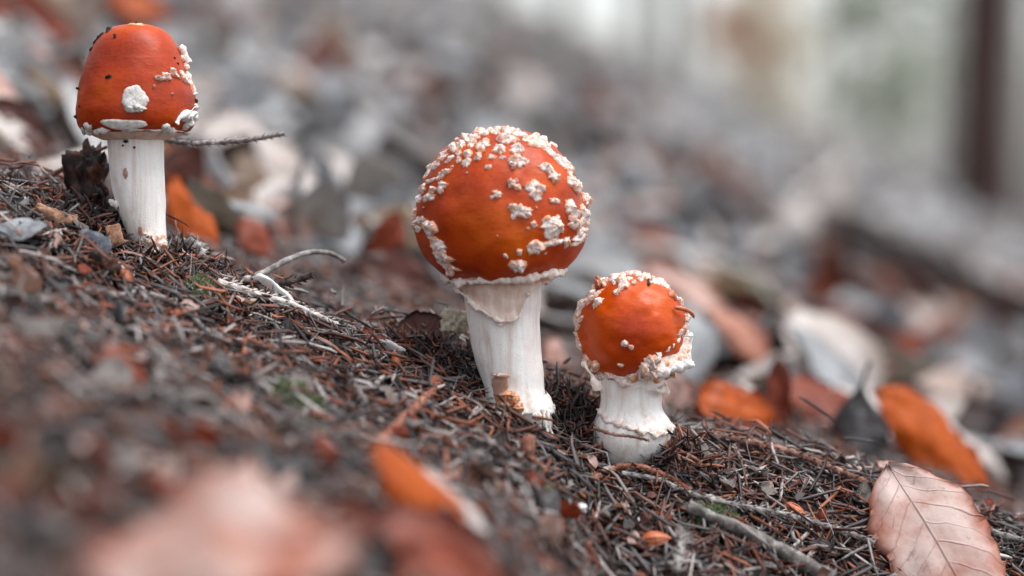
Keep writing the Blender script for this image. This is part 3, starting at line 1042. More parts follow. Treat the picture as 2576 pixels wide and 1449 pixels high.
build_middle()
build_small()
build_left()
STEMS = [(at(1306, 1060, FOCUS), 0.0105), (at(1588, 1100, FOCUS + .004), 0.0112), (at(384, 640, FOCUS + .006), 0.0055)]

# ------------------------------------------------------------------ leaves
def leaf_surface(L, W, bend, roll, twist, wave, seed, nu=26, nv=13, fold=0.0, peak=0.88):
    u = np.linspace(0, 1, nu)
    v = np.linspace(-1, 1, nv)
    hw = W / 2 * np.clip(np.sin(np.pi * np.clip(u, 0, 1) ** peak), 0, 1) ** 0.72
    hw = hw * (1 + 0.035 * np.sin(u * 9 * 2 * np.pi)) + 0.0002
    U, Vv = np.meshgrid(u, v, indexing='ij')
    rag = np.stack([vnoise(np.stack([u * 7, u * 0 + seed, u * 0 + k], -1), 40 + k) + .6 * vnoise(np.stack([u * 17, u * 0 + seed, u * 0 + k], -1), 44 + k) for k in (0, 1)], -1)
    y = Vv * hw[:, None] * (1 + 0.10 * np.where(Vv < 0, rag[:, :1], rag[:, 1:]))
    x = U * L
    # corrugation between the side veins and random waviness
    ph = (U - np.abs(Vv) * 0.21) * 9 * 2 * np.pi
    z = 0.02 * W * np.cos(ph) * np.abs(Vv) ** 0.6
    p = np.stack([x / L * 2.3, Vv * 1.3, x * 0], -1)
    z = z + wave * W * fbm(p + seed * 3.1, 2, seed) * (0.25 + np.abs(Vv))
    z = z + 0.35 * wave * W * fbm(p * 2.7 + seed, 2, seed + 4)
    z = z + fold * np.abs(y)
    # roll across
    if abs(roll) > 1e-4:
        R = (W / 2) / roll
        a = y / R
        y, z = np.sin(a) * (R - z), R - np.cos(a) * (R - z)
    # bend along
    if abs(bend) > 1e-4:
        R = L / bend
        a = x / R
        x, z = np.sin(a) * (R - z), R - np.cos(a) * (R - z)
    # twist
    a = twist * (U - 0.5)
    y, z = y * np.cos(a) - z * np.sin(a), y * np.sin(a) + z * np.cos(a)
    A = np.stack([x, y, z], -1)
    uv = np.stack([U, (Vv + 1) / 2], -1).reshape(-1, 2)
    return A, uv

def basis_from(xdir, nrm):
    x = np.array(xdir, float)
    x /= np.linalg.norm(x)
    n = np.array(nrm, float)
    n = n - x * n.dot(x)
    n /= np.linalg.norm(n)
    return np.stack([x, np.cross(n, x), n], 1)

def leaf_thing(label, center, xdir, nrm, L, W, mat, bend=0, roll=0, twist=0, wave=0.14, seed=1, stalk=0.010, fold=0.0, peak=0.88, clear=0.0, ribmat='bark_brown', name='beech_leaf', cat='leaf', group=None):
    A, uv = leaf_surface(L, W, bend, roll, twist, wave, seed, fold=fold, peak=peak)
    B = basis_from(xdir, nrm)
    A = A - A.reshape(-1, 3).mean(0)
    A = A @ B.T + np.array(center)
    if clear:                       # slide along the line of sight until it rests on the litter
        for k in range(60):
            if (A[..., 2] > H(A[..., 0], A[..., 1]) + 0.001).mean() > clear:
                break
            A = np.array(CAM) + (A - np.array(CAM)) * 0.994
        for k in range(60):         # and down if it hangs in the air
            if (A[..., 2] - H(A[..., 0], A[..., 1])).min() < 0.0015:
                break
            A = np.array(CAM) + (A - np.array(CAM)) * 1.004
    nu, nv = A.shape[:2]
    # thickness
    du, dv = np.gradient(A, axis=0), np.gradient(A, axis=1)
    N = np.cross(du, dv)
    N /= np.linalg.norm(N, axis=-1, keepdims=True) + 1e-12
    Bk = A - N * 0.00022
    V = np.concatenate([A.reshape(-1, 3), Bk.reshape(-1, 3)])
    F = grid_faces(nu, nv)
    o = nu * nv
    i = np.arange(nu - 1) * nv
    e1 = np.stack([i, i + nv, i + nv + o, i + o], -1)
    root = thing(name, label, cat, Vector(A.reshape(-1, 3)[np.argmin(A.reshape(-1, 3)[:, 2])]), group)
    part('blade', V, [np.concatenate([F, F[:, ::-1] + o, e1, e1 + nv - 1])], mat, root, uv=np.concatenate([uv, uv]))
    mid = A[:, nv // 2] - N[:, nv // 2] * (0.0003 if N[nu // 2, nv // 2].dot(np.array(CAM) - A[nu // 2, nv // 2]) > 0 else -0.0001)
    Vt, Ft = tube(mid, np.linspace(0.00034, 0.00010, nu), 6)
    part('midrib', Vt, Ft, ribmat, root)
    if stalk:
        d = A[0, nv // 2] - A[2, nv // 2]
        d /= np.linalg.norm(d)
        P = np.array([A[0, nv // 2] - d * 0.002 + d * stalk * t + N[0, nv // 2] * 0.15 * stalk * t * t for t in np.linspace(0, 1, 8)])
        Vt, Ft = tube(P, np.linspace(0.0006, 0.0008, 8), 6)
        part('stalk', Vt, Ft, ribmat, root)
    return root

KEY_LEAVES = []
def key_leaf(label, px, py, depth, r, f, u, nr, nf, nu_, Lpx, Wpx, mat, **kw):
    """Lpx, Wpx: true size given in picture pixels at that depth"""
    d = depth if depth else gdepth(px, py)
    lift = kw.pop('lift', 0.0)
    g = gdepth(px, py)
    if isinstance(depth, tuple):             # stands on the ground seen at this picture position
        d = gdepth(*depth)
    kw.setdefault('clear', 0.86)
    d -= lift
    s = d / FPX
    c = at(px, py, d)
    KEY_LEAVES.append((c, Lpx * s / 2, px, py, d, Lpx / 2))
    return leaf_thing(label, c, camdir(r, f, u), camdir(nr, nf, nu_), Lpx * s, Wpx * s, mat, **kw)

# near and in focus
key_leaf('broad pinkish beech leaf with clear veins lying beside the pegged twigs', 2368, 1390, 0.775, 0.40, -0.62, -0.70, -0.20, -0.62, 0.76, 560, 300, 'leaf_pink',
         bend=-0.3, roll=-0.25, wave=0.05, seed=3, stalk=0, clear=0.8, ribmat='rib_grey')
key_leaf('curled orange leaf with a pale folded edge below the tallest mushroom', 1085, 1262, 0.63, 0.72, 0.05, -0.60, 0.62, -0.62, 0.45, 440, 190, 'leaf_orange',
         bend=-0.4, roll=-0.9, wave=0.08, seed=4, stalk=0.006, clear=0.75)
key_leaf('pale bleached leaf strip lying along the curled orange leaf', 1165, 1275, 0.625, 0.74, 0.05, -0.60, 0.5, -0.35, 0.8, 300, 96, 'leaf_pale', bend=-0.3, roll=-0.5, seed=44, stalk=0, clear=0.97, lift=0.012)
key_leaf('large pale pink leaf bulging up from the litter, wholly out of focus', 550, 1395, 0.42, 0.92, 0.2, 0.14, 0.05, -0.45, 0.85, 720, 540, 'leaf_pink',
         bend=-0.3, roll=-0.3, wave=0.28, seed=5, stalk=0, clear=0.7)
key_leaf('reddish brown leaf lying between the pale pink leaf and the curled orange leaf', 1030, 1415, 0.50, 0.95, -0.2, -0.10, 0.1, -0.6, 0.75, 520, 330, 'leaf_rust',
         bend=-0.5, roll=-0.4, seed=6, stalk=0, clear=0.7)
key_leaf('small curled brown leaf with a rusty tip in the blurred litter', 320, 920, 0.56, 0.85, -0.1, -0.2, 0.1, -0.6, 0.7, 150, 90, 'leaf_rust', bend=-1.2, roll=-1.0, seed=7, stalk=0)
key_leaf('cupped dark brown leaf scrap standing left of the tallest stem', 1062, 830, 0.757, 1.0, 0.1, 0.12, 0.05, -0.9, 0.45, 140, 104, 'leaf_dark',
         bend=0.3, roll=0.7, wave=0.03, seed=8, stalk=0, clear=0.8)
key_leaf('torn blue grey leaf lying on the bank left of the bell capped mushroom', 45, 570, 0.700, 0.95, -0.2, -0.18, -0.1, -0.45, 0.85, 170, 110, 'leaf_grey', bend=0.3, roll=-0.6, seed=9, stalk=0)
key_leaf('dark orange leaf standing upright at the top of the bank', 40, 325, 0.80, 0.75, 0.1, -0.65, 0.35, -0.9, 0.3, 230, 130, 'leaf_dark', bend=0.3, roll=0.5, seed=10, stalk=0.01)
key_leaf('pale curled leaf propped behind the bell capped mushroom stem', 185, 400, 0.83, 0.9, 0.1, 0.42, -0.4, -0.6, 0.7, 220, 110, 'leaf_pale', bend=-0.5, roll=-0.8, seed=11, stalk=0.01)
key_leaf('rolled orange brown leaf leaning against the bell capped mushroom stem', 487, 545, 0.775, 0.62, 0.15, -0.75, 0.6, -0.6, 0.4, 240, 130, 'leaf_orange', bend=-0.3, roll=-1.1, seed=12, stalk=0.004)
key_leaf('narrow white leaf strip along the rolled orange brown leaf', 515, 560, 0.772, 0.62, 0.15, -0.72, 0.6, -0.2, 0.6, 170, 44, 'leaf_pale', bend=-0.3, roll=-0.5, seed=45, stalk=0)
key_leaf('wide pale leaf under the thin pegged twig tip', 640, 390, 1.02, 0.95, 0.0, -0.25, 0.05, -0.75, 0.65, 330, 250, 'leaf_pale', bend=-0.4, roll=-0.5, seed=13, stalk=0)
key_leaf('pale bright leaf lying behind the wide pale leaf', 890, 440, 1.15, 0.85, 0.3, -0.3, 0.05, -0.55, 0.8, 300, 150, 'leaf_pale', bend=-0.3, roll=-0.5, seed=14, stalk=0)
key_leaf('small rust leaf on the needle bank behind the grey stick', 650, 605, 0.86, 0.7, 0.1, -0.5, 0.2, -0.8, 0.6, 150, 110, 'leaf_rust', bend=-0.5, roll=-0.6, seed=15, stalk=0)
key_leaf('pink leaf leaning over the small rust leaf', 745, 570, 0.92, 0.6, 0.2, -0.6, 0.3, -0.7, 0.6, 190, 130, 'leaf_pink', bend=-0.3, roll=-0.4, seed=46, stalk=0)
key_leaf('upright brown leaf in the shade left of the tallest cap', 965, 620, 0.93, 0.35, 0.2, 0.9, 0.3, -0.95, 0.1, 190, 110, 'leaf_rust', bend=0.4, roll=0.6, seed=16, stalk=0)
key_leaf('dark brown leaf added to darken the hollow below the wide pale leaf', 790, 500, 1.0, 0.9, 0.2, -0.2, 0.1, -0.8, 0.5, 230, 110, 'leaf_dark', bend=0.3, roll=0.3, seed=47, stalk=0)  # added for its dark colour, painting in the shaded hollow
key_leaf('dark rust leaf beside the bell capped mushroom stem', 455, 440, 0.95, 0.5, 0.2, 0.8, 0.2, -0.9, 0.2, 190, 120, 'leaf_dark', bend=0.3, roll=0.4, seed=48, stalk=0)
key_leaf('rust brown leaf at the very top of the bank', 70, 60, 1.0, 0.8, 0.1, -0.4, 0.1, -0.85, 0.5, 260, 170, 'leaf_rust', bend=0.3, roll=0.3, seed=60, stalk=0)
key_leaf('blackish brown leaf below the rust brown leaf of the bank top', 130, 165, 0.95, 0.9, 0.1, -0.3, 0.1, -0.9, 0.35, 240, 150, 'leaf_dark', bend=0.3, roll=0.3, seed=61, stalk=0)
key_leaf('orange leaf just behind the top of the bell shaped cap', 350, 15, 1.05, 0.9, 0.1, -0.2, 0.1, -0.8, 0.5, 170, 90, 'leaf_orange', bend=-0.3, roll=-0.3, seed=62, stalk=0)
key_leaf('dark leaf added to shade the hollow left of the tallest stem', 1000, 690, 0.88, 0.9, 0.1, -0.3, 0.1, -0.8, 0.5, 220, 130, 'leaf_dark', bend=0.3, roll=0.4, seed=63, stalk=0)  # added leaf, its dark colour stands in for the shade of the hollow
key_leaf('blackish leaf lying below the pale bright leaf', 850, 660, 0.95, 0.9, 0.1, -0.3, 0.1, -0.7, 0.7, 240, 110, 'leaf_charcoal', bend=0.3, roll=0.3, seed=64, stalk=0)
# behind and to the right
key_leaf('curled bright orange leaf just behind the small mushroom', 1850, 1035, (1850, 1088), 0.9, 0.2, -0.05, 0.1, -0.8, 0.55, 240, 190, 'leaf_orange', bend=-0.7, roll=-0.4, seed=17, stalk=0, clear=0.8)
key_leaf('pale leaf tongue folded over the curled bright orange leaf', 1890, 1000, (1850, 1080), 0.6, 0.1, -0.75, 0.2, -0.7, 0.6, 110, 56, 'leaf_pale', bend=-0.3, roll=-0.4, seed=49, stalk=0)
key_leaf('narrow brown leaf standing on end beside the charcoal leaf', 1962, 1000, (1962, 1092), 0.10, 0.05, -1.0, -0.3, -0.95, 0.0, 190, 76, 'leaf_rust', bend=0.3, roll=0.5, seed=18, stalk=0.004)
key_leaf('charcoal leaf hanging with its stalk pointing up', 2155, 1060, (2170, 1138), -0.18, -0.05, -1.0, -0.25, -0.92, 0.2, 200, 160, 'leaf_charcoal', bend=0.2, roll=-0.7, twist=0.5, seed=19, stalk=0.010, ribmat='bark_dark', peak=1.7)
key_leaf('long rust leaf arched behind the charcoal leaf', 2090, 1015, (2090, 1090), 0.98, 0.1, 0.0, 0.0, -0.75, 0.6, 340, 190, 'leaf_rust', bend=-0.7, roll=-0.5, seed=20, stalk=0, clear=0.8)
key_leaf('long curled orange leaf with a pale outer side sliding down the slope', 2350, 1105, (2390, 1215), 0.80, 0.05, -0.56, 0.35, -0.75, 0.55, 410, 190, 'leaf_orange', bend=-0.3, roll=-0.7, seed=21, stalk=0, clear=0.8)
key_leaf('whitish curled leaf edge lying over the long curled orange leaf', 2425, 1105, (2430, 1195), 0.80, 0.05, -0.56, 0.5, -0.3, 0.8, 300, 100, 'leaf_pale', bend=-0.3, roll=-0.6, seed=22, stalk=0)
key_leaf('flat tan leaf wedged under the long curled orange leaf', 2320, 1215, (2320, 1245), 0.85, 0.1, -0.45, 0.1, -0.6, 0.8, 260, 90, 'leaf_pink', bend=0.2, roll=0.4, seed=23, stalk=0)
key_leaf('pinkish tan arched leaf behind the small red mushroom', 1870, 850, (1880, 925), 0.92, 0.2, -0.30, 0.1, -0.6, 0.8, 270, 160, 'leaf_salmon', bend=-1.0, roll=-0.5, lift=0.06, seed=24, stalk=0)
key_leaf('tan leaf with rusty turned up ends on the slope', 2210, 880, (2210, 920), 0.98, 0.1, -0.12, 0.05, -0.6, 0.8, 240, 120, 'leaf_rust', bend=0.7, roll=0.3, lift=0.06, seed=25, stalk=0)
key_leaf('rust red leaf standing up in the middle of the far slope', 1825, 500, None, 0.80, 0.1, -0.45, 0.1, -0.85, 0.5, 180, 130, 'leaf_rust', bend=0.4, roll=0.4, lift=0.06, seed=26, stalk=0)
key_leaf('deep orange leaf glowing behind the tallest cap', 1650, 630, None, 0.70, 0.1, -0.6, 0.1, -0.9, 0.4, 170, 120, 'leaf_orange', bend=0.4, roll=0.5, lift=0.06, seed=27, stalk=0)
key_leaf('dark red brown leaf lying downhill of the deep orange leaf', 1870, 665, None, 0.95, 0.1, -0.2, 0.1, -0.8, 0.6, 180, 110, 'leaf_dark', bend=0.3, roll=0.4, lift=0.06, seed=28, stalk=0)
key_leaf('bleached pale leaf lying in front of the rust red leaf', 2060, 540, None, 0.50, 0.3, 0.75, 0.5, -0.6, 0.6, 290, 120, 'leaf_pale', bend=0.2, roll=0.3, lift=0.06, seed=29, stalk=0)
key_leaf('white bleached leaf beside the tallest mushroom cap', 1465, 675, None, 0.8, 0.2, 0.35, -0.1, -0.6, 0.8, 170, 110, 'leaf_pale', bend=-0.4, roll=-0.4, seed=30, stalk=0)
key_leaf('grey bleached leaf propped behind the tallest cap', 1640, 455, None, 0.62, 0.3, -0.6, 0.1, -0.6, 0.8, 260, 120, 'leaf_grey', bend=-0.2, roll=-0.4, lift=0.06, seed=31, stalk=0)
key_leaf('pale crumpled leaf between tallest and small mushroom', 1405, 905, 0.90, 0.6, 0.2, -0.5, 0.1, -0.7, 0.7, 130, 90, 'leaf_pink', bend=-0.6, roll=-0.6, seed=32, stalk=0)
key_leaf('pale pink leaf standing in the gap right of the small mushroom stem', 1700, 985, (1700, 1040), 0.35, 0.1, -0.9, 0.3, -0.9, 0.2, 150, 80, 'leaf_pink', bend=0.3, roll=0.4, seed=50, stalk=0)
key_leaf('broad whitish leaf spread behind the deep orange leaf', 1700, 570, None, 0.95, 0.2, -0.15, 0.1, -0.7, 0.7, 330, 150, 'leaf_pale', bend=-0.3, roll=-0.3, lift=0.06, seed=51, stalk=0)
key_leaf('rust leaf lying low on the slope beside the dark fallen branch', 2400, 650, None, 0.8, 0.2, -0.5, 0.1, -0.8, 0.6, 130, 90, 'leaf_rust', bend=0.3, roll=0.3, lift=0.06, seed=52, stalk=0)

# ------------------------------------------------------------------ twigs
def pegged_twig(name, label, pts, r0, r1, mat, pegs=True, n=70, seg=9, seed=1, peg_len=1.0, group=None, gap=0.0011, cat='twig', lying=1):
    P = spline(pts, n)
    R = np.linspace(r0, r1, n)
    if lying:
        pts = []
        for q in P[::max(1, n // 14)]:
            px, py, d = project(Vector(q))
            g = surf(px, py, 0.0034 + r0, 0.60, 0.775) if lying == 2 else rest(px, py, d, 0.0026 + r0)
            pts.append(np.array(g))
        P = spline(pts, n)
        k = np.ones(5) / 5
        Q = np.stack([np.convolve(np.pad(P[:, i], 2, 'edge'), k, 'valid') for i in range(3)], -1)
        P = Q
    root = thing(name, label, cat, Vector(P[np.argmin(P[:, 2])]), group)
    V, F = tube(P, R, seg, 0.22, r0 * 1.4, seed)
    part('shaft', V, F, mat, root)
    if pegs:
        T, U, B = frames(P)
        Ltot = np.linalg.norm(np.diff(P, axis=0), axis=1).sum()
        k = int(Ltot / gap)
        rg = np.random.default_rng(seed)
        ps = []
        for i in range(k * 2):
            s = (i + 0.5) / (k * 2) * (n - 1)
            j = min(int(s), n - 2)
            a = i * 2.399 + rg.uniform(-.2, .2)
            d = U[j] * math.cos(a) + B[j] * math.sin(a)
            c = P[j] + (P[j + 1] - P[j]) * (s - j)
            r = R[j]
            l = r * rg.uniform(0.7, 1.2) * peg_len
            q = np.array([c + d * r * 0.6, c + d * (r + l * 0.35) + T[j] * l * 0.5, c + d * (r + l * 0.75) + T[j] * l * 1.3])
            ps.append(tube(q, [r * 0.36, r * 0.28, r * 0.12], 4))
        V, F = merge(ps)
        o = part('needle_pegs', V, F, mat, root)
        o['kind'] = 'stuff'
    return root

def G(px, py, lift=0.002):
    return on_ground(px, py) + Vector((0, 0, lift))

# twig running out to the right from behind the bell capped mushroom
pegged_twig('pegged_twig', 'thin pegged spruce twig jutting out sideways below the bell shaped cap',
            [at(395, 350, FOCUS + .022), at(470, 359, FOCUS + .022), at(560, 357, FOCUS + .023), at(640, 350, FOCUS + .024), at(716, 337, FOCUS + .024)], .0008, .00055, 'bark_grey', lying=0, seed=2, peg_len=1.5)
pegged_twig('bent_twig', 'dark bent twig passing left of the bell capped mushroom stem',
            [at(60, 470, FOCUS + .03), at(150, 430, FOCUS + .028), at(215, 392, FOCUS + .025), at(268, 370, FOCUS + .02)], .0011, .0005, 'bark_brown', pegs=False, lying=0, seed=3)
pegged_twig('grey_stick', 'smooth blue grey stick resting on the needles between bell and tallest mushrooms',
            [at(612, 706, FOCUS + .015), at(660, 688, FOCUS + .016), at(720, 655, FOCUS + .018), at(780, 635, FOCUS + .022), at(840, 640, FOCUS + .026), at(880, 668, FOCUS + .03)], .0012, .0007, 'bark_grey', pegs=False, seed=4)
pegged_twig('pegged_twig', 'pale pegged twig crossing the needles below the blue grey stick',
            [at(545, 708, FOCUS - .006), at(640, 738, FOCUS - .004), at(730, 765, FOCUS - .003), at(800, 795, FOCUS - .002), at(870, 826, FOCUS)], .00115, .0008, 'bark_pale', lying=2, seed=5, peg_len=1.2)
pegged_twig('spruce_shoot', 'short dark scaly shoot lying near the blue grey stick',
            [at(690, 712, FOCUS + .012), at(740, 706, FOCUS + .012), at(790, 690, FOCUS + .013)], .0013, .0009, 'bark_dark', seed=6, peg_len=1.0, n=30)
pegged_twig('spruce_twig', 'reddish spruce twig pointing down from the foot of the tallest mushroom',
            [at(1112, 955, FOCUS - .002), at(1070, 1000, FOCUS - .012), at(1030, 1040, FOCUS - .02), at(985, 1085, FOCUS - .03), at(940, 1125, FOCUS - .042)], .0011, .0014, 'bark_orange', seed=7, peg_len=0.5)
pegged_twig('pegged_twig', 'upper brown pegged twig running downhill from the small mushroom',
            [at(1765, 1092, FOCUS + .022), at(1880, 1110, FOCUS + .022), at(1990, 1138, FOCUS + .021), at(2100, 1180, FOCUS + .022), at(2200, 1225, FOCUS + .024), at(2330, 1280, FOCUS + .03)], .0011, .0012, 'bark_brown', lying=2, seed=8, peg_len=0.9, n=110)
pegged_twig('pegged_twig', 'lower grey pegged twig running downhill to the broad pinkish leaf',
            [at(1560, 1190, FOCUS - .004), at(1650, 1205, FOCUS - .004), at(1740, 1243, FOCUS - .003), at(1860, 1272, FOCUS - .001), at(1990, 1298, FOCUS + .001), at(2100, 1330, FOCUS + .003), at(2240, 1378, FOCUS + .008)], .0008, .0009, 'bark_grey', lying=2, seed=9, peg_len=1.3, n=120)
pegged_twig('mossy_stick', 'thick grey mossy stick lying lowest on the needle slope',
            [at(1730, 1272, FOCUS - .004), at(1790, 1300, FOCUS - .004), at(1890, 1345, FOCUS - .004), at(2000, 1405, FOCUS - .004), at(2120, 1470, FOCUS - .004)], .0017, .0024, 'bark_mossy', pegs=False, lying=2, seed=10, seg=12)
pegged_twig('pegged_twig', 'short grey pegged twig beyond the broad pinkish leaf',
            [at(2440, 1318, FOCUS + .03), at(2520, 1345, FOCUS + .03), at(2600, 1368, FOCUS + .03)], .0010, .0009, 'bark_grey', lying=2, seed=11, n=40)
pegged_twig('spruce_shoot', 'ribbed grey shoot standing in the needles below the small mushroom',
            [at(1700, 1440, FOCUS - .03), at(1708, 1395, FOCUS - .03), at(1722, 1345, FOCUS - .028)], .0016, .0009, 'bark_grey', seed=12, peg_len=0.9, n=40)
pegged_twig('crooked_twig', 'frosty crooked twig arching in front of the small mushroom',
            [at(1490, 1205, FOCUS - .012), at(1540, 1178, FOCUS - .012), at(1600, 1172, FOCUS - .011), at(1660, 1190, FOCUS - .011), at(1720, 1218, FOCUS - .01)], .0009, .0008, 'bark_orange', seed=13, peg_len=0.8, n=50)
pegged_twig('root_strand', 'thin reddish root strand across the foot of the small mushroom',
            [at(1490, 1075, FOCUS - .011), at(1540, 1092, FOCUS - .012), at(1590, 1098, FOCUS - .012), at(1640, 1110, FOCUS - .011)], .0005, .0004, 'bark_brown', seed=14, peg_len=0.8, n=40)
# blurred sticks on the far slope
def far_stick(name, label, p0, p1, rpx, mat, lift0=0.004, lift1=0.004, sag=0.0):
    a, b = on_ground(*p0), on_ground(*p1)
    d = ((a - CAM).dot(FWD) + (b - CAM).dot(FWD)) / 2
    r = rpx * d / FPX
    a.z += r + lift0
    b.z += r + lift1
    m = (a + b) / 2
    m.z = max(m.z - sag, Hs(m.x, m.y) + r * 0.8)
    jit = Vector((0, 0.01, 0.004))
    pegged_twig(name, label, [a, (a + m) / 2 + jit * .3, m, (m + b) / 2 - jit * .3, b], r, r * 0.75, mat, pegs=False, n=30, seg=12, seed=int(p0[0]), lying=0)
far_stick('fallen_branch', 'pale stick lying on the slope left of the tallest cap', (720, 225), (985, 415), 26, 'bark_pale')
far_stick('fallen_branch', 'dark fallen branch running downhill at the edge of the slope', (2060, 650), (2760, 1000), 46, 'bark_dark', 0.02, 0.03)
far_stick('fallen_branch', 'grey branch across the slope above the tallest cap', (1180, 150), (1560, 300), 20, 'bark_grey')
far_stick('fallen_branch', 'pale weathered branch pointing uphill behind the small mushroom', (1985, 650), (2135, 430), 24, 'bark_pale')
far_stick('fallen_branch', 'grey branch lying under the rust red leaf', (1560, 300), (1960, 560), 18, 'bark_grey')
far_stick('fallen_branch', 'dark thin branch behind the bell capped mushroom', (480, 120), (760, 300), 16, 'bark_dark')

rb = np.random.default_rng(5)
for k in range(14):
    px, py = rb.uniform(500, 2500), 0
    py = 60 + 0.40 * (px - 1288) + rb.uniform(120, 480)
    dx, dy = (rb.uniform(120, 300), rb.uniform(60, 170)) if k % 3 else (rb.uniform(60, 120), -rb.uniform(60, 130))
    if py < 30 or (1000 < px < 1500 and py > 300):
        continue
    far_stick('fallen_branch', ('weathered grey branch piece half sunk in the leaves of the far slope', 'whitish barkless branch piece half sunk in the leaves of the far slope')[k % 2],
              (px, py), (px + dx, py + dy), rb.uniform(9, 17), ('bark_grey', 'bark_pale')[k % 2])
    bpy.data.objects[[o.name for o in COL.objects if o.name.startswith('fallen_branch')][-1]]['group'] = ('grey branch pieces on the far slope', 'whitish branch pieces on the far slope')[k % 2]

# ------------------------------------------------------------------ chips, scraps, buds, moss
def chunk(name, label, c, size, B, mat, seed, amp=0.25, scale=0.5, cat='wood chip', n=12, power=4, group=None):
    """rough block: a super-ellipsoid broken up by noise"""
    th = np.linspace(0, np.pi, n)
    ph = np.linspace(0, 2 * np.pi, n * 2, endpoint=False)
    T_, P_ = np.meshgrid(th, ph, indexing='ij')
    d = np.stack([np.sin(T_) * np.cos(P_), np.sin(T_) * np.sin(P_), np.cos(T_)], -1)
    r = 1 / (np.abs(d) ** power).sum(-1) ** (1 / power)
    q = d * r[..., None]
    q = q * (1 + amp * fbm(q / scale + seed, 3, seed))[..., None]
    V = (q * np.array(size) / 2).reshape(-1, 3) @ np.array(B).T + np.array(c)
    o = obj(name, mesh_np(name, V - np.array(c), grid_faces(n, n * 2, True)[:, ::-1], mat, smooth_=True), None, Vector(c))
    return tag(o, label, cat, group)

def cam_basis(xd, nd):
    return basis_from(camdir(*xd), camdir(*nd))

chunk('rotten_stub', 'black crumbling rotten wood stub behind the bell capped mushroom stem', at(225, 462, FOCUS + .022), (.0105, .010, .019), cam_basis((1, 0, 0.1), (0.05, 0, 1)), 'rotten_wood', 3, 0.45, 0.35, n=26, power=5)
chunk('wood_chip', 'small square cut wood chip leaning on the bell mushroom stem', at(288, 592, FOCUS - .006), (.0046, .0034, .0062), cam_basis((.95, .2, .2), (-.15, .1, 1)), 'cut_wood', 5, 0.05, 0.6, n=14, power=10)
chunk('slate_chip', 'flat blue grey bark flake below the square wood chip', rest(232, 622, FOCUS - .008, 0.003), (.0095, .0018, .0085), cam_basis((.85, .2, -.4), (.3, .1, .9)), 'slate_chip', 7, 0.15, 0.6, n=14, power=6, cat='bark flake')
chunk('bark_flake', 'rough tan bark flake on the bank beside the rotten stub', rest(140, 555, FOCUS + .004, 0.003), (.013, .004, .006), cam_basis((.9, .1, -.3), (.1, -.4, .9)), 'cut_wood', 8, 0.35, 0.4, n=18, power=4, cat='bark flake')
chunk('white_bark', 'bright white bark scrap lying left of the tallest stem', rest(990, 882, FOCUS + .02, 0.003), (.0085, .0012, .0055), cam_basis((.85, .1, -.45), (.35, -.7, .6)), 'white_bark', 9, 0.3, 0.5, n=12, cat='bark scrap')
chunk('white_bark', 'tiny white bark scrap in the needles between the two left mushrooms', rest(742, 938, FOCUS - .02, 0.003), (.0055, .0010, .0022), cam_basis((1, .1, .05), (0, -.6, .8)), 'white_bark', 10, 0.3, 0.5, n=10, cat='bark scrap')
chunk('white_crumb', 'white crumb lying in the litter below the small mushroom', rest(1462, 1280, FOCUS - .018, 0.003), (.003, .002, .0025), cam_basis((1, .1, .2), (0, -.6, .8)), 'white_bark', 11, 0.4, 0.4, n=10, cat='crumb')
chunk('pale_wood_strip', 'pale flat wood strip lying under the blue grey stick', rest(690, 735, FOCUS + .008, 0.003), (.015, .0016, .006), cam_basis((.75, .1, -.65), (.4, -.65, .65)), 'white_bark', 12, 0.15, 0.4, n=14, cat='wood strip')
chunk('lichen_tuft', 'woolly cream tuft beside the cupped dark brown scrap', rest(1142, 810, FOCUS + .014, 0.003), (.0065, .005, .0065), cam_basis((1, 0, -.2), (.1, 0, 1)), 'wool', 13, 0.5, 0.35, n=18, cat='lichen')
chunk('woody_crumb', 'grey crumbly woody lump right of the bell mushroom foot', rest(478, 632, FOCUS + .008, 0.003), (.0085, .006, .006), cam_basis((1, 0, -.3), (.2, 0, 1)), 'bark_grey', 14, 0.6, 0.3, n=18, cat='wood crumb')
chunk('black_crumb', 'black soil lump below the square wood chip', rest(262, 672, FOCUS - .008, 0.003), (.008, .007, .007), cam_basis((1, 0, -.3), (.2, 0, 1)), 'rotten_wood', 15, 0.5, 0.3, n=16, cat='soil lump')

def bud(name, label, px, py, depth, Lpx, Wpx, r, f, u, mat='bud_scale', seed=1):
    s = depth / FPX
    d = camdir(r, f, u)
    c = rest(px, py, depth, 0.0035)
    P = np.array([np.array(c + d * (Lpx * s * (t - .5))) for t in np.linspace(0, 1, 16)])
    t = np.linspace(0, 1, 16)
    R = Wpx * s / 2 * np.clip(np.sin(np.pi * t ** 0.75), 0.03, 1) ** 0.8
    root = thing(name, label, 'bud scale', c)
    V, F = tube(P, R, 12, 0.12, 0.002, seed)
    part('scale_body', V, F, mat, root)
    T, U, B = frames(P)
    ps = []
    for k in range(5):
        a = k * 1.26 + seed
        q = np.array([P[i] + (U[i] * math.cos(a) + B[i] * math.sin(a)) * R[i] * 1.02 for i in range(1, 14)])
        ps.append(tube(q, R[1:14] * 0.16 + 0.00005, 5))
    V, F = merge(ps)
    part('ridges', V, F, mat, root)
bud('bud_scale', 'plump orange bud scale lying lowest in the needles', 1650, 1357, FOCUS - .022, 78, 36, 1, 0.05, 0.10, seed=2)
bud('bud_scale', 'brown pointed bud scale standing below the tallest mushroom', 1327, 1135, FOCUS - .020, 86, 34, -0.1, 0, -1, 'bark_orange', seed=3)
bud('bud_scale', 'orange bud scale lying by the upper pegged twig', 1700, 1120, FOCUS, 66, 22, 0.9, 0.1, -0.12, seed=4)
bud('bud_scale', 'rusty bud scale lying on the needles under the lower pegged twig', 2000, 1282, FOCUS + .004, 62, 26, 0.85, 0, -0.4, seed=5)
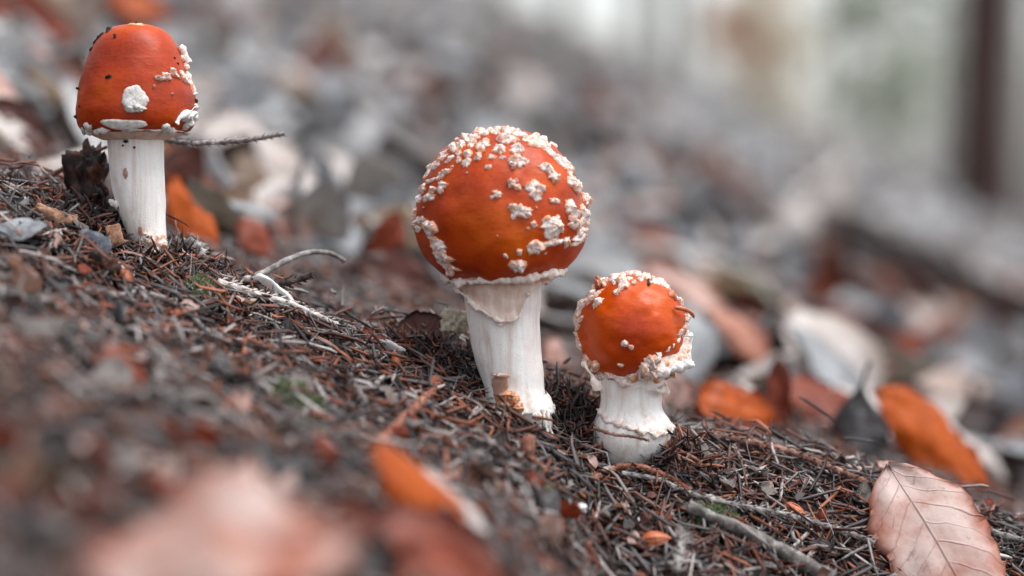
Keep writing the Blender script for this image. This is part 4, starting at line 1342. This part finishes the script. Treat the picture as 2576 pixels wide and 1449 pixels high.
bud('bud_scale', 'glossy chestnut bud scale in the hollow beside the bell mushroom foot', 318, 700, FOCUS - .004, 50, 26, 0.5, 0, -0.8, seed=6)
bud('bud_scale', 'orange bud scale near the white bark scrap', 995, 908, FOCUS - .004, 60, 20, -0.1, 0, 1, seed=7)
bud('bud_scale', 'short rusty bud scale near the moss tuft on the bank', 440, 790, FOCUS - .014, 70, 18, 0.95, 0, 0.25, seed=8)

def moss(label, c, rad, n, col, seed, up=1.0):
    rg = np.random.default_rng(seed)
    c = np.array(c)
    a = rg.uniform(0, 2 * np.pi, n)
    rr = rad * np.sqrt(rg.uniform(0, 1, n))
    x, y = c[0] + rr * np.cos(a), c[1] + rr * np.sin(a) * 0.8
    z = H(x, y) + up * rad * 0.55 * np.clip(1 - (rr / rad) ** 2, 0, 1) * rg.uniform(0.2, 1, n)
    P = np.stack([x, y, z], -1)
    d = rg.normal(0, 1, (n, 3))
    d[:, 2] = np.abs(d[:, 2]) + 0.5
    d /= np.linalg.norm(d, axis=1, keepdims=True)
    s = np.cross(d, rg.normal(0, 1, (n, 3)))
    s /= np.linalg.norm(s, axis=1, keepdims=True)
    L = rad * rg.uniform(0.16, 0.34, n)[:, None]
    w = L * 0.16
    V = np.stack([P, P + d * L * .5 + s * w, P + d * L, P + d * L * .5 - s * w], 1).reshape(-1, 3)
    F = np.arange(n * 4).reshape(n, 4)
    k = np.repeat(rg.uniform(0.6, 1.3, n), 4)[:, None]
    pig = np.clip(np.array(col)[None] * k, 0, 1)
    o = obj('moss_tuft', mesh_np('moss_tuft', V - c, F, 'moss_leaf', pig=pig, smooth_=False), None, Vector(c))
    tag(o, label, 'moss')
MG = S(132, 152, 112)
moss('small green moss tuft below the bell capped mushroom', surf(512, 740, 0.001, 0.3, 2.0), .0065, 1100, MG, 1, 1.5)
moss('green moss cushion in the blurred litter left of the reddish spruce twig', surf(735, 1010, 0.001, 0.3, 2.0), .010, 1400, S(120, 136, 100), 2)
moss('pale moss scrap downhill of the green moss cushion', surf(790, 1085, 0.001, 0.3, 2.0), .006, 500, S(170, 180, 150), 3)
moss('moss growing on top of the thick grey stick', surf(1800, 1283, .004), .0075, 1200, MG, 4, 0.8)
moss('dark moss cushion in the deepest blur of the bank', surf(90, 1215, 0.001, 0.3, 2.0), .011, 1200, S(66, 66, 44), 5)
moss('grey green moss patch on the slope behind the small mushroom', surf(1845, 765, 0.001, 0.3, 2.0), .030, 1500, S(120, 134, 106), 6)
moss('grey green moss wisp left of the lowest bud scale', surf(1385, 1262, 0.001, 0.3, 2.0), .007, 700, S(150, 150, 130), 7)

# ------------------------------------------------------------------ needle litter
PAL = {'grey': (S(96, 92, 91), S(124, 120, 119), S(80, 76, 75)), 'brown': (S(108, 70, 58), S(124, 84, 71), S(86, 56, 47)),
       'orange': (S(150, 88, 64), S(164, 104, 78)), 'dark': (S(42, 34, 32), S(32, 28, 27), S(58, 47, 44)), 'pale': (S(160, 154, 150), S(184, 178, 174))}
def pick_pig(rg, n, weights):
    names = list(weights)
    w = np.array([weights[k] for k in names], float)
    cls = rg.choice(len(names), n, p=w / w.sum())
    out = np.zeros((n, 3))
    for i, k in enumerate(names):
        p = np.array(PAL[k])
        m = cls == i
        out[m] = p[rg.integers(0, len(p), m.sum())]
    return np.clip(out * rg.uniform(0.75, 1.25, (n, 1)), 0, 1)

NT = np.array([0.0, 0.14, 0.72, 1.0])
NRAD = np.array([0.45, 1.0, 0.85, 0.12])
def needle_arrays(P, D, N, L, R, bend, pig):
    n = len(P)
    B = np.cross(D, N)
    B /= np.linalg.norm(B, axis=1, keepdims=True)
    N = np.cross(B, D)
    t = NT[None, :, None]
    ctr = P[:, None] + D[:, None] * (t - 0.5) * L[:, None, None] + N[:, None] * ((t - 0.5) ** 2 - 0.12) * (bend * L)[:, None, None]
    a = np.array([0, 2.094, 4.189]) + 0.5
    ring = np.cos(a)[None, None, :, None] * N[:, None, None] + np.sin(a)[None, None, :, None] * B[:, None, None]
    V = ctr[:, :, None] + ring * (R[:, None] * NRAD[None])[:, :, None, None]
    V = V.reshape(n, 12, 3)
    f = grid_faces(4, 3, True)
    cap_ = np.array([[2, 1, 0]])
    off = (np.arange(n) * 12)[:, None, None]
    return V.reshape(-1, 3), [(f[None] + off).reshape(-1, 4), (cap_[None] + off).reshape(-1, 3)], np.repeat(pig, 12, 0)

def clear_of_stems(x, y, z=None):
    ok = np.ones(len(x), bool)
    for c, r in STEMS:
        ok &= (x - c.x) ** 2 + (y - c.y) ** 2 > (r + 0.0015) ** 2
    return ok

def scatter_xy(rg, n, y0, y1, margin):
    y = rg.uniform(y0, y1, n)
    hw = y * (1288 / FPX) * 1.0 + margin
    x = rg.uniform(-1, 1, n) * hw.max()
    k = np.abs(x) < hw
    return x[k], y[k]

def lay(rg, x, y, lift, tilt):
    n = len(x)
    nr = gnormal(x, y)
    z = H(x, y) + lift
    d = rg.normal(0, 1, (n, 3))
    d -= nr * (d * nr).sum(1, keepdims=True)
    d /= np.linalg.norm(d, axis=1, keepdims=True)
    s = rg.normal(0, tilt, n)[:, None]
    D = d * np.cos(s) + nr * np.sin(s)
    N = nr * np.cos(s) - d * np.sin(s)
    return np.stack([x, y, z], -1), D, N

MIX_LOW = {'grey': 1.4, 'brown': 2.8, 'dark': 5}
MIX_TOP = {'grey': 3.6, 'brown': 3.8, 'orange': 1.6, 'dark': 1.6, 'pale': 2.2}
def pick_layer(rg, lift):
    # rotted low needles with the dark gaps put into pigment; grey and rusty on top
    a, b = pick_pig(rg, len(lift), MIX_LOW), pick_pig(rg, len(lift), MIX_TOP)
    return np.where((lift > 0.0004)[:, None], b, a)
MIX = {'grey': 3.2, 'brown': 3.0, 'orange': 1.2, 'dark': 3.4, 'pale': 1.3}
def needle_litter():
    rg = np.random.default_rng(11)
    Vs = []
    for n, y0, y1, mg, tl in ((46000, 0.60, 0.98, 0.09, 0.24), (17000, 0.27, 0.60, 0.11, 0.25), (17000, 0.98, 2.2, 0.14, 0.25)):
        x, y = scatter_xy(rg, n, y0, y1, mg)
        k = clear_of_stems(x, y)
        x, y = x[k], y[k]
        lift = rg.exponential(0.0015, len(x)) - 0.0008
        P, D, N = lay(rg, x, y, lift, tl)
        L = rg.uniform(0.008, 0.018, len(x))
        R = rg.uniform(0.00042, 0.00075, len(x))
        L, R = L * np.where(y > 1, 1.15, 1), R * np.where(y > 1, 1.3, 1)
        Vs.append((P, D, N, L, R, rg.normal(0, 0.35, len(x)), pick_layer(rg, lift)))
    x, y = scatter_xy(rg, 22000, 0.60, 0.95, 0.04)
    k = clear_of_stems(x, y)
    x, y = x[k], y[k]
    lift = rg.exponential(0.0016, len(x)) - 0.0003
    P, D, N = lay(rg, x, y, lift, 0.4)
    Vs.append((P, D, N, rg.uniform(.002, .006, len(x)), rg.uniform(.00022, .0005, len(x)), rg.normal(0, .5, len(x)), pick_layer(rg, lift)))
    # heaps round the mushroom feet, needles pushed up on end
    for c, rad, n, up in ((at(1130, 960, FOCUS + .012), 0.020, 700, .010), (at(1430, 1010, FOCUS + .014), 0.016, 520, .009), (at(1700, 1085, FOCUS - .004), 0.011, 420, .008),
                          (at(1480, 1050, FOCUS + .002), 0.010, 260, .006), (at(250, 600, FOCUS + .005), 0.020, 400, .005), (at(470, 660, FOCUS + .004), 0.014, 260, .004)):
        x, y = c.x + rg.normal(0, rad * .55, n), c.y + rg.normal(0, rad * .5, n)
        k = clear_of_stems(x, y)
        x, y = x[k], y[k]
        n = len(x)
        P, D, N = lay(rg, x, y, rg.uniform(0, 1, n) * up * np.exp(-((x - c.x) ** 2 + (y - c.y) ** 2) / (rad * .8) ** 2), 0.55)
        Vs.append((P, D, N, rg.uniform(.008, .016, n), rg.uniform(.0004, .00062, n), rg.normal(0, .3, n), pick_pig(rg, n, {'grey': 2, 'brown': 3, 'orange': .8, 'dark': 4})))
    A = [np.concatenate([v[i] for v in Vs]) for i in range(7)]
    V, F, pig = needle_arrays(*A)
    o = obj('needle_litter', mesh_np('needle_litter', V, F, 'needle_skin', pig=pig))
    tag(o, 'carpet of fallen brown and grey spruce needles over the whole slope', 'needle litter', kind='stuff')
needle_litter()

def flake_litter():
    rg = np.random.default_rng(12)
    xs, ys = [], []
    for n, y0, y1, mg in ((7000, 0.58, 1.0, 0.05), (3000, 0.27, 0.58, 0.08), (3000, 1.0, 2.2, 0.1)):
        x, y = scatter_xy(rg, n, y0, y1, mg)
        xs.append(x)
        ys.append(y)
    x, y = np.concatenate(xs), np.concatenate(ys)
    k = clear_of_stems(x, y)
    x, y = x[k], y[k]
    n = len(x)
    P, D, N = lay(rg, x, y, rg.exponential(0.0012, n), 0.45)
    B = np.cross(N, D)
    a = np.arange(6) / 6 * 2 * np.pi
    rad = rg.uniform(0.5, 1.2, (n, 6)) * rg.uniform(.0010, .0032, n)[:, None]
    asp = rg.uniform(0.25, 0.9, n)[:, None]
    V = (P[:, None] + D[:, None] * (np.cos(a)[None] * rad)[..., None] + B[:, None] * (np.sin(a)[None] * rad * asp)[..., None]
         + N[:, None] * (rg.normal(0, .18, (n, 6)) * rad)[..., None])
    cen = (P + N * rg.normal(0, 0.0005, n)[:, None])[:, None]
    V = np.concatenate([V, cen], 1).reshape(-1, 3)
    f = np.array([[i, (i + 1) % 6, 6] for i in range(6)])
    F = (f[None] + (np.arange(n) * 7)[:, None, None]).reshape(-1, 3)
    pig = np.repeat(pick_pig(rg, n, {'grey': 2.5, 'brown': 2, 'orange': .8, 'dark': 4, 'pale': .9}), 7, 0)
    o = obj('litter_flakes', mesh_np('litter_flakes', V, F, 'flake_skin', pig=pig, smooth_=False))
    tag(o, 'crumbs of bark, bud scales and rotted leaf among the needles', 'litter', kind='stuff')
flake_litter()

def fibres():
    rg = np.random.default_rng(14)
    n = 1500
    x, y = scatter_xy(rg, n, 0.58, 0.92, 0.03)
    k = clear_of_stems(x, y)
    x, y = x[k], y[k]
    n = len(x)
    P, D, N = lay(rg, x, y, rg.uniform(0.001, .005, n), 0.5)
    V, F, pig = needle_arrays(P, D, N, rg.uniform(.006, .022, n), rg.uniform(.00008, .00016, n), rg.normal(0, 1.6, n), pick_pig(rg, n, {'pale': 3, 'grey': 2, 'dark': 1}))
    o = obj('fine_fibres', mesh_np('fine_fibres', V, F, 'needle_skin', pig=pig))
    tag(o, 'fine pale root fibres and threads strewn over the needles', 'fibres', kind='stuff')
fibres()

# the needles that show largest, each its own thing
NEEDLE_LABEL = {'grey': ('grey weathered spruce needle lying on top of the litter', 'grey spruce needles on top'),
                'brown': ('reddish brown spruce needle lying on top of the litter', 'reddish brown spruce needles on top'),
                'orange': ('bright orange brown spruce needle lying on top of the litter', 'orange brown spruce needles on top'),
                'pale': ('pale bleached spruce needle lying on top of the litter', 'pale bleached spruce needles on top')}
def top_needles():
    rg = np.random.default_rng(15)
    meshes = {}
    for cls in NEEDLE_LABEL:
        meshes[cls] = []
        for k in range(8):
            L, R = rg.uniform(.012, .018), rg.uniform(.0005, .0007)
            V, F, pig = needle_arrays(np.zeros((1, 3)), np.array([[1., 0, 0]]), np.array([[0, 0, 1.]]), np.array([L]), np.array([R]),
                                      np.array([rg.normal(0, .45)]), pick_pig(rg, 1, {cls: 1}))
            meshes[cls].append(mesh_np('spruce_needle', V, F, 'needle_skin', pig=pig))
    done = 0
    cl = list(NEEDLE_LABEL)
    while done < 290:
        px, off = rg.uniform(-20, 2600), rg.normal(10, 95)
        py = 1045 + 0.40 * (px - 1306) * (1 if px < 1306 else 0.82) + off
        if not -10 < py < 1440:
            continue
        p = on_ground(px, py)
        if not 0.60 < p.y < 0.95 or not clear_of_stems(np.array([p.x]), np.array([p.y]))[0]:
            continue
        P, D, N = lay(rg, np.array([p.x]), np.array([p.y]), rg.uniform(.0012, .0035, 1), 0.20)
        c = rg.choice(4, p=[.3, .37, .18, .15])
        o = obj('spruce_needle', meshes[cl[c]][rg.integers(8)])
        B = np.stack([D[0], np.cross(N[0], D[0]), N[0]], 1)
        o.matrix_world = Matrix.Translation(Vector(P[0])) @ Matrix(B.tolist()).to_4x4()
        tag(o, NEEDLE_LABEL[cl[c]][0], 'needle', NEEDLE_LABEL[cl[c]][1])
        done += 1
top_needles()

# torn bits of leaf and bark lying among the needles
FRAG = {'pink': ('leaf_pink', 'torn pinkish leaf fragment lying among the needles', 'pinkish leaf fragments among the needles'),
        'grey': ('leaf_drab', 'torn grey leaf fragment lying among the needles', 'grey leaf fragments among the needles'),
        'rust': ('leaf_rust', 'torn rusty leaf fragment lying among the needles', 'rusty leaf fragments among the needles'),
        'dark': ('leaf_charcoal', 'torn blackish leaf fragment lying among the needles', 'blackish leaf fragments among the needles')}
def leaf_fragments():
    rg = np.random.default_rng(31)
    ms = {}
    for c in FRAG:
        for k in range(5):
            A, uv = leaf_surface(1.0, rg.uniform(.5, .9), rg.normal(0, .9), rg.normal(0, .8), rg.normal(0, .6), .22, 120 + k, 10, 7, peak=rg.uniform(.6, 1.5))
            uv = uv * 0.3 + 0.25
            ms[c, k] = mesh_np('leaf_fragment', A.reshape(-1, 3) - A.reshape(-1, 3).mean(0), grid_faces(10, 7), FRAG[c][0], uv=uv)
    cl = list(FRAG)
    n = 0
    while n < 170:
        near = n < 110
        px, py = (rg.uniform(-30, 1500), rg.uniform(620, 1440)) if near else (rg.uniform(0, 2560), rg.uniform(560, 1440))
        p = surf(px, py, 0.001, 0.30, 0.95)
        if near and p.y > 0.66 or not near and not 0.64 < p.y < 0.80 or not clear_of_stems(np.array([p.x]), np.array([p.y]))[0]:
            continue
        P, D, N = lay(rg, np.array([p.x]), np.array([p.y]), rg.uniform(.0015, .0045, 1), 0.35)
        c = cl[rg.choice(4, p=[.24, .34, .20, .22])]
        o = obj('leaf_fragment', ms[c, rg.integers(5)])
        B = np.stack([D[0], np.cross(N[0], D[0]), N[0]], 1)
        L = rg.uniform(.008, .018) if near else rg.uniform(.005, .010)
        o.matrix_world = Matrix.Translation(Vector(P[0])) @ Matrix(B.tolist()).to_4x4() @ Matrix.Scale(L, 4)
        tag(o, FRAG[c][1], 'leaf fragment', FRAG[c][2])
        n += 1
leaf_fragments()

# ------------------------------------------------------------------ leaf litter up the far slope
LEAF_CLASS = {'pale': ('leaf_pale', 'pale bleached beech leaf in the litter of the far slope', 'pale bleached leaves on the far slope'),
              'pink': ('leaf_pink', 'pinkish tan beech leaf in the litter of the far slope', 'pinkish tan leaves on the far slope'),
              'grey': ('leaf_grey', 'dull grey beech leaf in the litter of the far slope', 'grey leaves on the far slope'),
              'rust': ('leaf_rust', 'rusty brown beech leaf in the litter of the far slope', 'rusty leaves on the far slope'),
              'dark': ('leaf_dark', 'dark chestnut beech leaf in the litter of the far slope', 'dark leaves on the far slope')}
def leaf_litter():
    rg = np.random.default_rng(21)
    shapes = []
    for k in range(7):
        shapes.append(leaf_surface(rg.uniform(.055, .08), rg.uniform(.032, .048), rg.normal(0, .7), rg.normal(0, .6), rg.normal(0, .5), .09, 50 + k, 12, 7))
    cl = list(LEAF_CLASS)
    w = np.array([.27, .22, .32, .11, .08])
    meshes = {}
    for c in cl:
        for k, (A, uv) in enumerate(shapes):
            B = A - A.reshape(-1, 3).mean(0)
            meshes[c, k] = mesh_np('beech_leaf', B.reshape(-1, 3), grid_faces(12, 7), LEAF_CLASS[c][0], uv=uv)
    # individuals between one and three metres from the lens
    n = 0
    tries = 0
    while n < 270 and tries < 4000:
        tries += 1
        y = 0.90 + 2.3 * rg.uniform(0, 1) ** 1.25
        x = rg.uniform(-1, 1) * (y * 0.212 + 0.05)
        k_ = float(fbm(np.array([[x / .22, y / .3, 0]]), 2, 77)[0])
        c = cl[rg.choice(5, p=(np.array([.44, .10, .42, .03, .01]) if k_ > 0.05 else np.array([.08, .14, .34, .20, .24])))]
        p = Vector((x, y, Hs(x, y)))
        if y < 1.1 and any((p - k_[0]).length < k_[1] * 0.8 for k_ in KEY_LEAVES):
            continue
        qx, qy, qd = project(p)
        if any(math.hypot(qx - k_[2], qy - k_[3]) < k_[5] * 0.75 + 35 and qd < k_[4] + 0.03 for k_ in KEY_LEAVES):
            continue
        if c in ('pale', 'grey') and 1700 < qx < 2350 and 740 < qy < 1010:
            c = ('pink', 'rust', 'dark')[rg.integers(3)]
        if y < 0.95 and (x > -0.02 or rg.uniform() < .5):
            continue
        nr = gnormal(np.array([x]), np.array([y]), 0.05)[0] + rg.normal(0, 0.30, 3)
        d = rg.normal(0, 1, 3)
        B = basis_from(d - nr * d.dot(nr) / nr.dot(nr), nr)
        o = obj('beech_leaf', meshes[c, rg.integers(7)])
        s = rg.uniform(.75, 1.1)
        o.matrix_world = Matrix.Translation(p + Vector((0, 0, rg.uniform(.003, .014)))) @ Matrix(B.tolist()).to_4x4() @ Matrix.Scale(s, 4)
        tag(o, LEAF_CLASS[c][1], 'leaf', LEAF_CLASS[c][2])
        n += 1
    # the rest, joined
    pigs = np.array([S(200, 201, 202), S(182, 162, 152), S(150, 154, 158), S(136, 72, 50), S(58, 44, 40), S(108, 110, 112)])
    wt = np.array([.2, .2, .3, .08, .09, .13])
    low = []
    for k in range(6):
        A, _ = leaf_surface(1.0, .6, rg.normal(0, .7), rg.normal(0, .6), rg.normal(0, .5), .12, 80 + k, 8, 5)
        low.append(A.reshape(-1, 3) - A.reshape(-1, 3).mean(0))
    f = grid_faces(8, 5)
    Vs, Fs, Ps = [], [], []
    off = 0
    for m, y0, y1, mg in ((2600, 0.92, 3.2, 0.45), (5200, 3.2, 14.0, 0.8)):
        y = y0 + (y1 - y0) * rg.uniform(0, 1, m) ** 1.1
        x = rg.uniform(-1, 1, m) * (y * 0.212 + mg)
        kk = (y > 1.02) | (x < -0.24)
        x, y = x[kk], y[kk]
        m = len(x)
        nr = gnormal(x, y, 0.05) + rg.normal(0, 0.3, (m, 3))
        nr /= np.linalg.norm(nr, axis=1, keepdims=True)
        z = H(x, y) + rg.uniform(-.004, .012, m)
        d = rg.normal(0, 1, (m, 3))
        d -= nr * (d * nr).sum(1, keepdims=True)
        d /= np.linalg.norm(d, axis=1, keepdims=True)
        b = np.cross(nr, d)
        sc = rg.uniform(.05, .085, m) * np.where(y > 6, 1.5, 1.0)
        sh = rg.integers(0, 6, m)
        T_ = np.array(low)[sh] * sc[:, None, None]
        V = np.stack([x, y, z], -1)[:, None] + T_[..., :1] * d[:, None] + T_[..., 1:2] * b[:, None] + T_[..., 2:] * nr[:, None]
        Vs.append(V.reshape(-1, 3))
        Fs.append((f[None] + (np.arange(m) * 40)[:, None, None] + off).reshape(-1, 4))
        off += m * 40
        k_ = fbm(np.stack([x / (.12 * y + .15), y / (.25 * y + .15), x * 0], -1), 2, 78) > 0.0
        pg = np.where(k_[:, None], pigs[rg.choice(6, m, p=[.36, .06, .42, .02, .02, .12])], pigs[rg.choice(6, m, p=[.04, .10, .24, .12, .28, .22])]) * rg.uniform(.75, 1.2, (m, 1))
        Ps.append(np.repeat(np.clip(pg, 0, 1), 40, 0))
    o = obj('leaf_litter', mesh_np('leaf_litter', np.concatenate(Vs), np.concatenate(Fs), 'litter_leaf', pig=np.concatenate(Ps)))
    tag(o, 'dense bleached beech leaf litter covering the slope up to the trees', 'leaf litter', kind='stuff')
leaf_litter()

def far_twigs():
    rg = np.random.default_rng(23)
    tm = []
    for k in range(6):
        L = 1.0
        P = np.stack([np.linspace(-.5, .5, 12), .06 * np.sin(np.linspace(0, 4, 12) + k), .03 * np.cos(np.linspace(0, 5, 12) + k)], -1)
        V, F = tube(P, np.linspace(.034, .016, 12), 6, .2, .1, k)
        tm.append(mesh_np('dry_twig', V, F, ('bark_grey', 'bark_pale', 'bark_dark')[k % 3]))
    lab = (('thin grey dry twig among the leaves of the far slope', 'grey twigs on the far slope'), ('thin whitish dry twig among the leaves of the far slope', 'whitish twigs on the far slope'),
           ('thin blackish dry twig among the leaves of the far slope', 'blackish twigs on the far slope'))
    for i in range(70):
        y = 0.95 + 2.4 * rg.uniform() ** 1.2
        x = rg.uniform(-1, 1) * (y * 0.21)
        nr = gnormal(np.array([x]), np.array([y]), 0.05)[0] + rg.normal(0, .12, 3)
        d = np.array([rg.normal(0.6, .6), rg.normal(0, .6), 0])
        B = basis_from(d - nr * d.dot(nr) / nr.dot(nr), nr)
        k = rg.integers(6)
        o = obj('dry_twig', tm[k])
        L = rg.uniform(.06, .20)
        o.matrix_world = Matrix.Translation(Vector((x, y, Hs(x, y) + .008))) @ Matrix(B.tolist()).to_4x4() @ Matrix.Scale(L, 4)
        tag(o, lab[k % 3][0], 'twig', lab[k % 3][1])
far_twigs()

# ------------------------------------------------------------------ trees beyond the slope
def tree(label, px, depth, r, h, crown, pig, seed, bark='tree_bark', lean=0.0, cy0=0.25, leaf=0.12, n=1800, group='trees beyond the slope'):
    rg = np.random.default_rng(seed)
    x, y = (px - 1288) / FPX * depth, depth
    z = Hs(x, y)
    root = thing('beech_tree', label, 'tree', Vector((x, y, z)), group)
    P = spline([(x, y, z - .3), (x + lean * .2, y, z + h * .3), (x + lean * .6, y, z + h * .65), (x + lean, y, z + h)], 30)
    R = np.interp(np.linspace(0, 1, 30), [0, .06, .12, 1], [r * 1.6, r * 1.15, r, r * .25])
    V, F = tube(P, R, 14, .12, r * 1.5, seed)
    part('trunk', V, F, bark, root)
    ps, ends = [], []
    for k in range(11):
        s = rg.uniform(cy0, .95)
        j = int(s * 29)
        a = rg.uniform(0, 2 * np.pi)
        l = crown * rg.uniform(.5, 1.0)
        d = np.array([math.cos(a), math.sin(a), rg.uniform(.05, .6)])
        q = spline([P[j], P[j] + d * l * .5 + np.array([0, 0, .05 * l]), P[j] + d * l], 8)
        V, F = tube(q, np.linspace(R[j] * .5, r * .06, 8), 6)
        part('limb', V, F, bark, root)
        ends += [q[3], q[5], q[7]]
    E = np.array(ends)
    c = E[rg.integers(0, len(E), n)] + rg.normal(0, crown * .16, (n, 3))
    d = rg.normal(0, 1, (n, 3))
    d /= np.linalg.norm(d, axis=1, keepdims=True)
    s = np.cross(d, rg.normal(0, 1, (n, 3)))
    s /= np.linalg.norm(s, axis=1, keepdims=True)
    L = leaf * rg.uniform(.6, 1.2, n)[:, None]
    V = np.stack([c - d * L * .5, c + s * L * .3, c + d * L * .5, c - s * L * .3], 1).reshape(-1, 3)
    pg = np.repeat(np.clip(np.array(pig)[None] * rg.uniform(.6, 1.35, (n, 1)), 0, 1), 4, 0)
    part('crown', V, np.arange(n * 4).reshape(n, 4), 'foliage', root, pig=pg, smooth_=False)

GREEN, OLIVE, PEACH, SAGE = S(174, 180, 170), S(140, 146, 134), S(248, 206, 176), S(186, 192, 182)
tree('dark slender trunk standing alone at the edge of the slope', 2470, 8.6, .094, 7, 1.6, OLIVE, 1, cy0=.55)
tree('beech sapling with peach coloured autumn leaves beyond the slope', 1900, 17, .02, 1.25, .34, PEACH, 2, 'tree_bark_grey', cy0=.25, leaf=.09, n=1500)
tree('low cream leaved sapling beside the peach coloured sapling', 1960, 13, .015, .75, .30, S(232, 228, 212), 3, 'tree_bark_grey', cy0=.15, leaf=.08, n=1100)
tree('small sage green sapling growing near the dark slender trunk', 2240, 12, .015, .9, .34, S(172, 182, 164), 4, 'tree_bark_grey', cy0=.15, leaf=.08, n=700)
TREES = [(1420, 26, .10, 11, 2.6, SAGE), (1600, 30, .12, 12, 2.8, SAGE), (1745, 22, .07, 8, 2.0, SAGE), (2130, 34, .12, 12, 3.0, SAGE), (2255, 26, .08, 9, 2.2, SAGE),
         (2640, 16, .11, 9, 2.4, OLIVE), (2720, 24, .14, 11, 2.8, GREEN), (1240, 34, .16, 12, 3, SAGE), (2900, 18, .13, 10, 2.6, OLIVE),
         (1960, 46, .16, 14, 3.6, SAGE), (2380, 44, .16, 14, 3.6, SAGE), (2560, 34, .16, 13, 3.4, GREEN), (1680, 48, .16, 14, 3.6, SAGE), (2800, 42, .2, 14, 3.8, GREEN)]
for i, (px, d, r, h, cr, pg) in enumerate(TREES):
    tree('grey green leafy tree in the blurred wood beyond the slope', px, d, r, h, cr, pg, 30 + i, 'tree_bark_grey', random.uniform(-.4, .4), .2, .18, 420,
         group='grey green trees in the far wood')
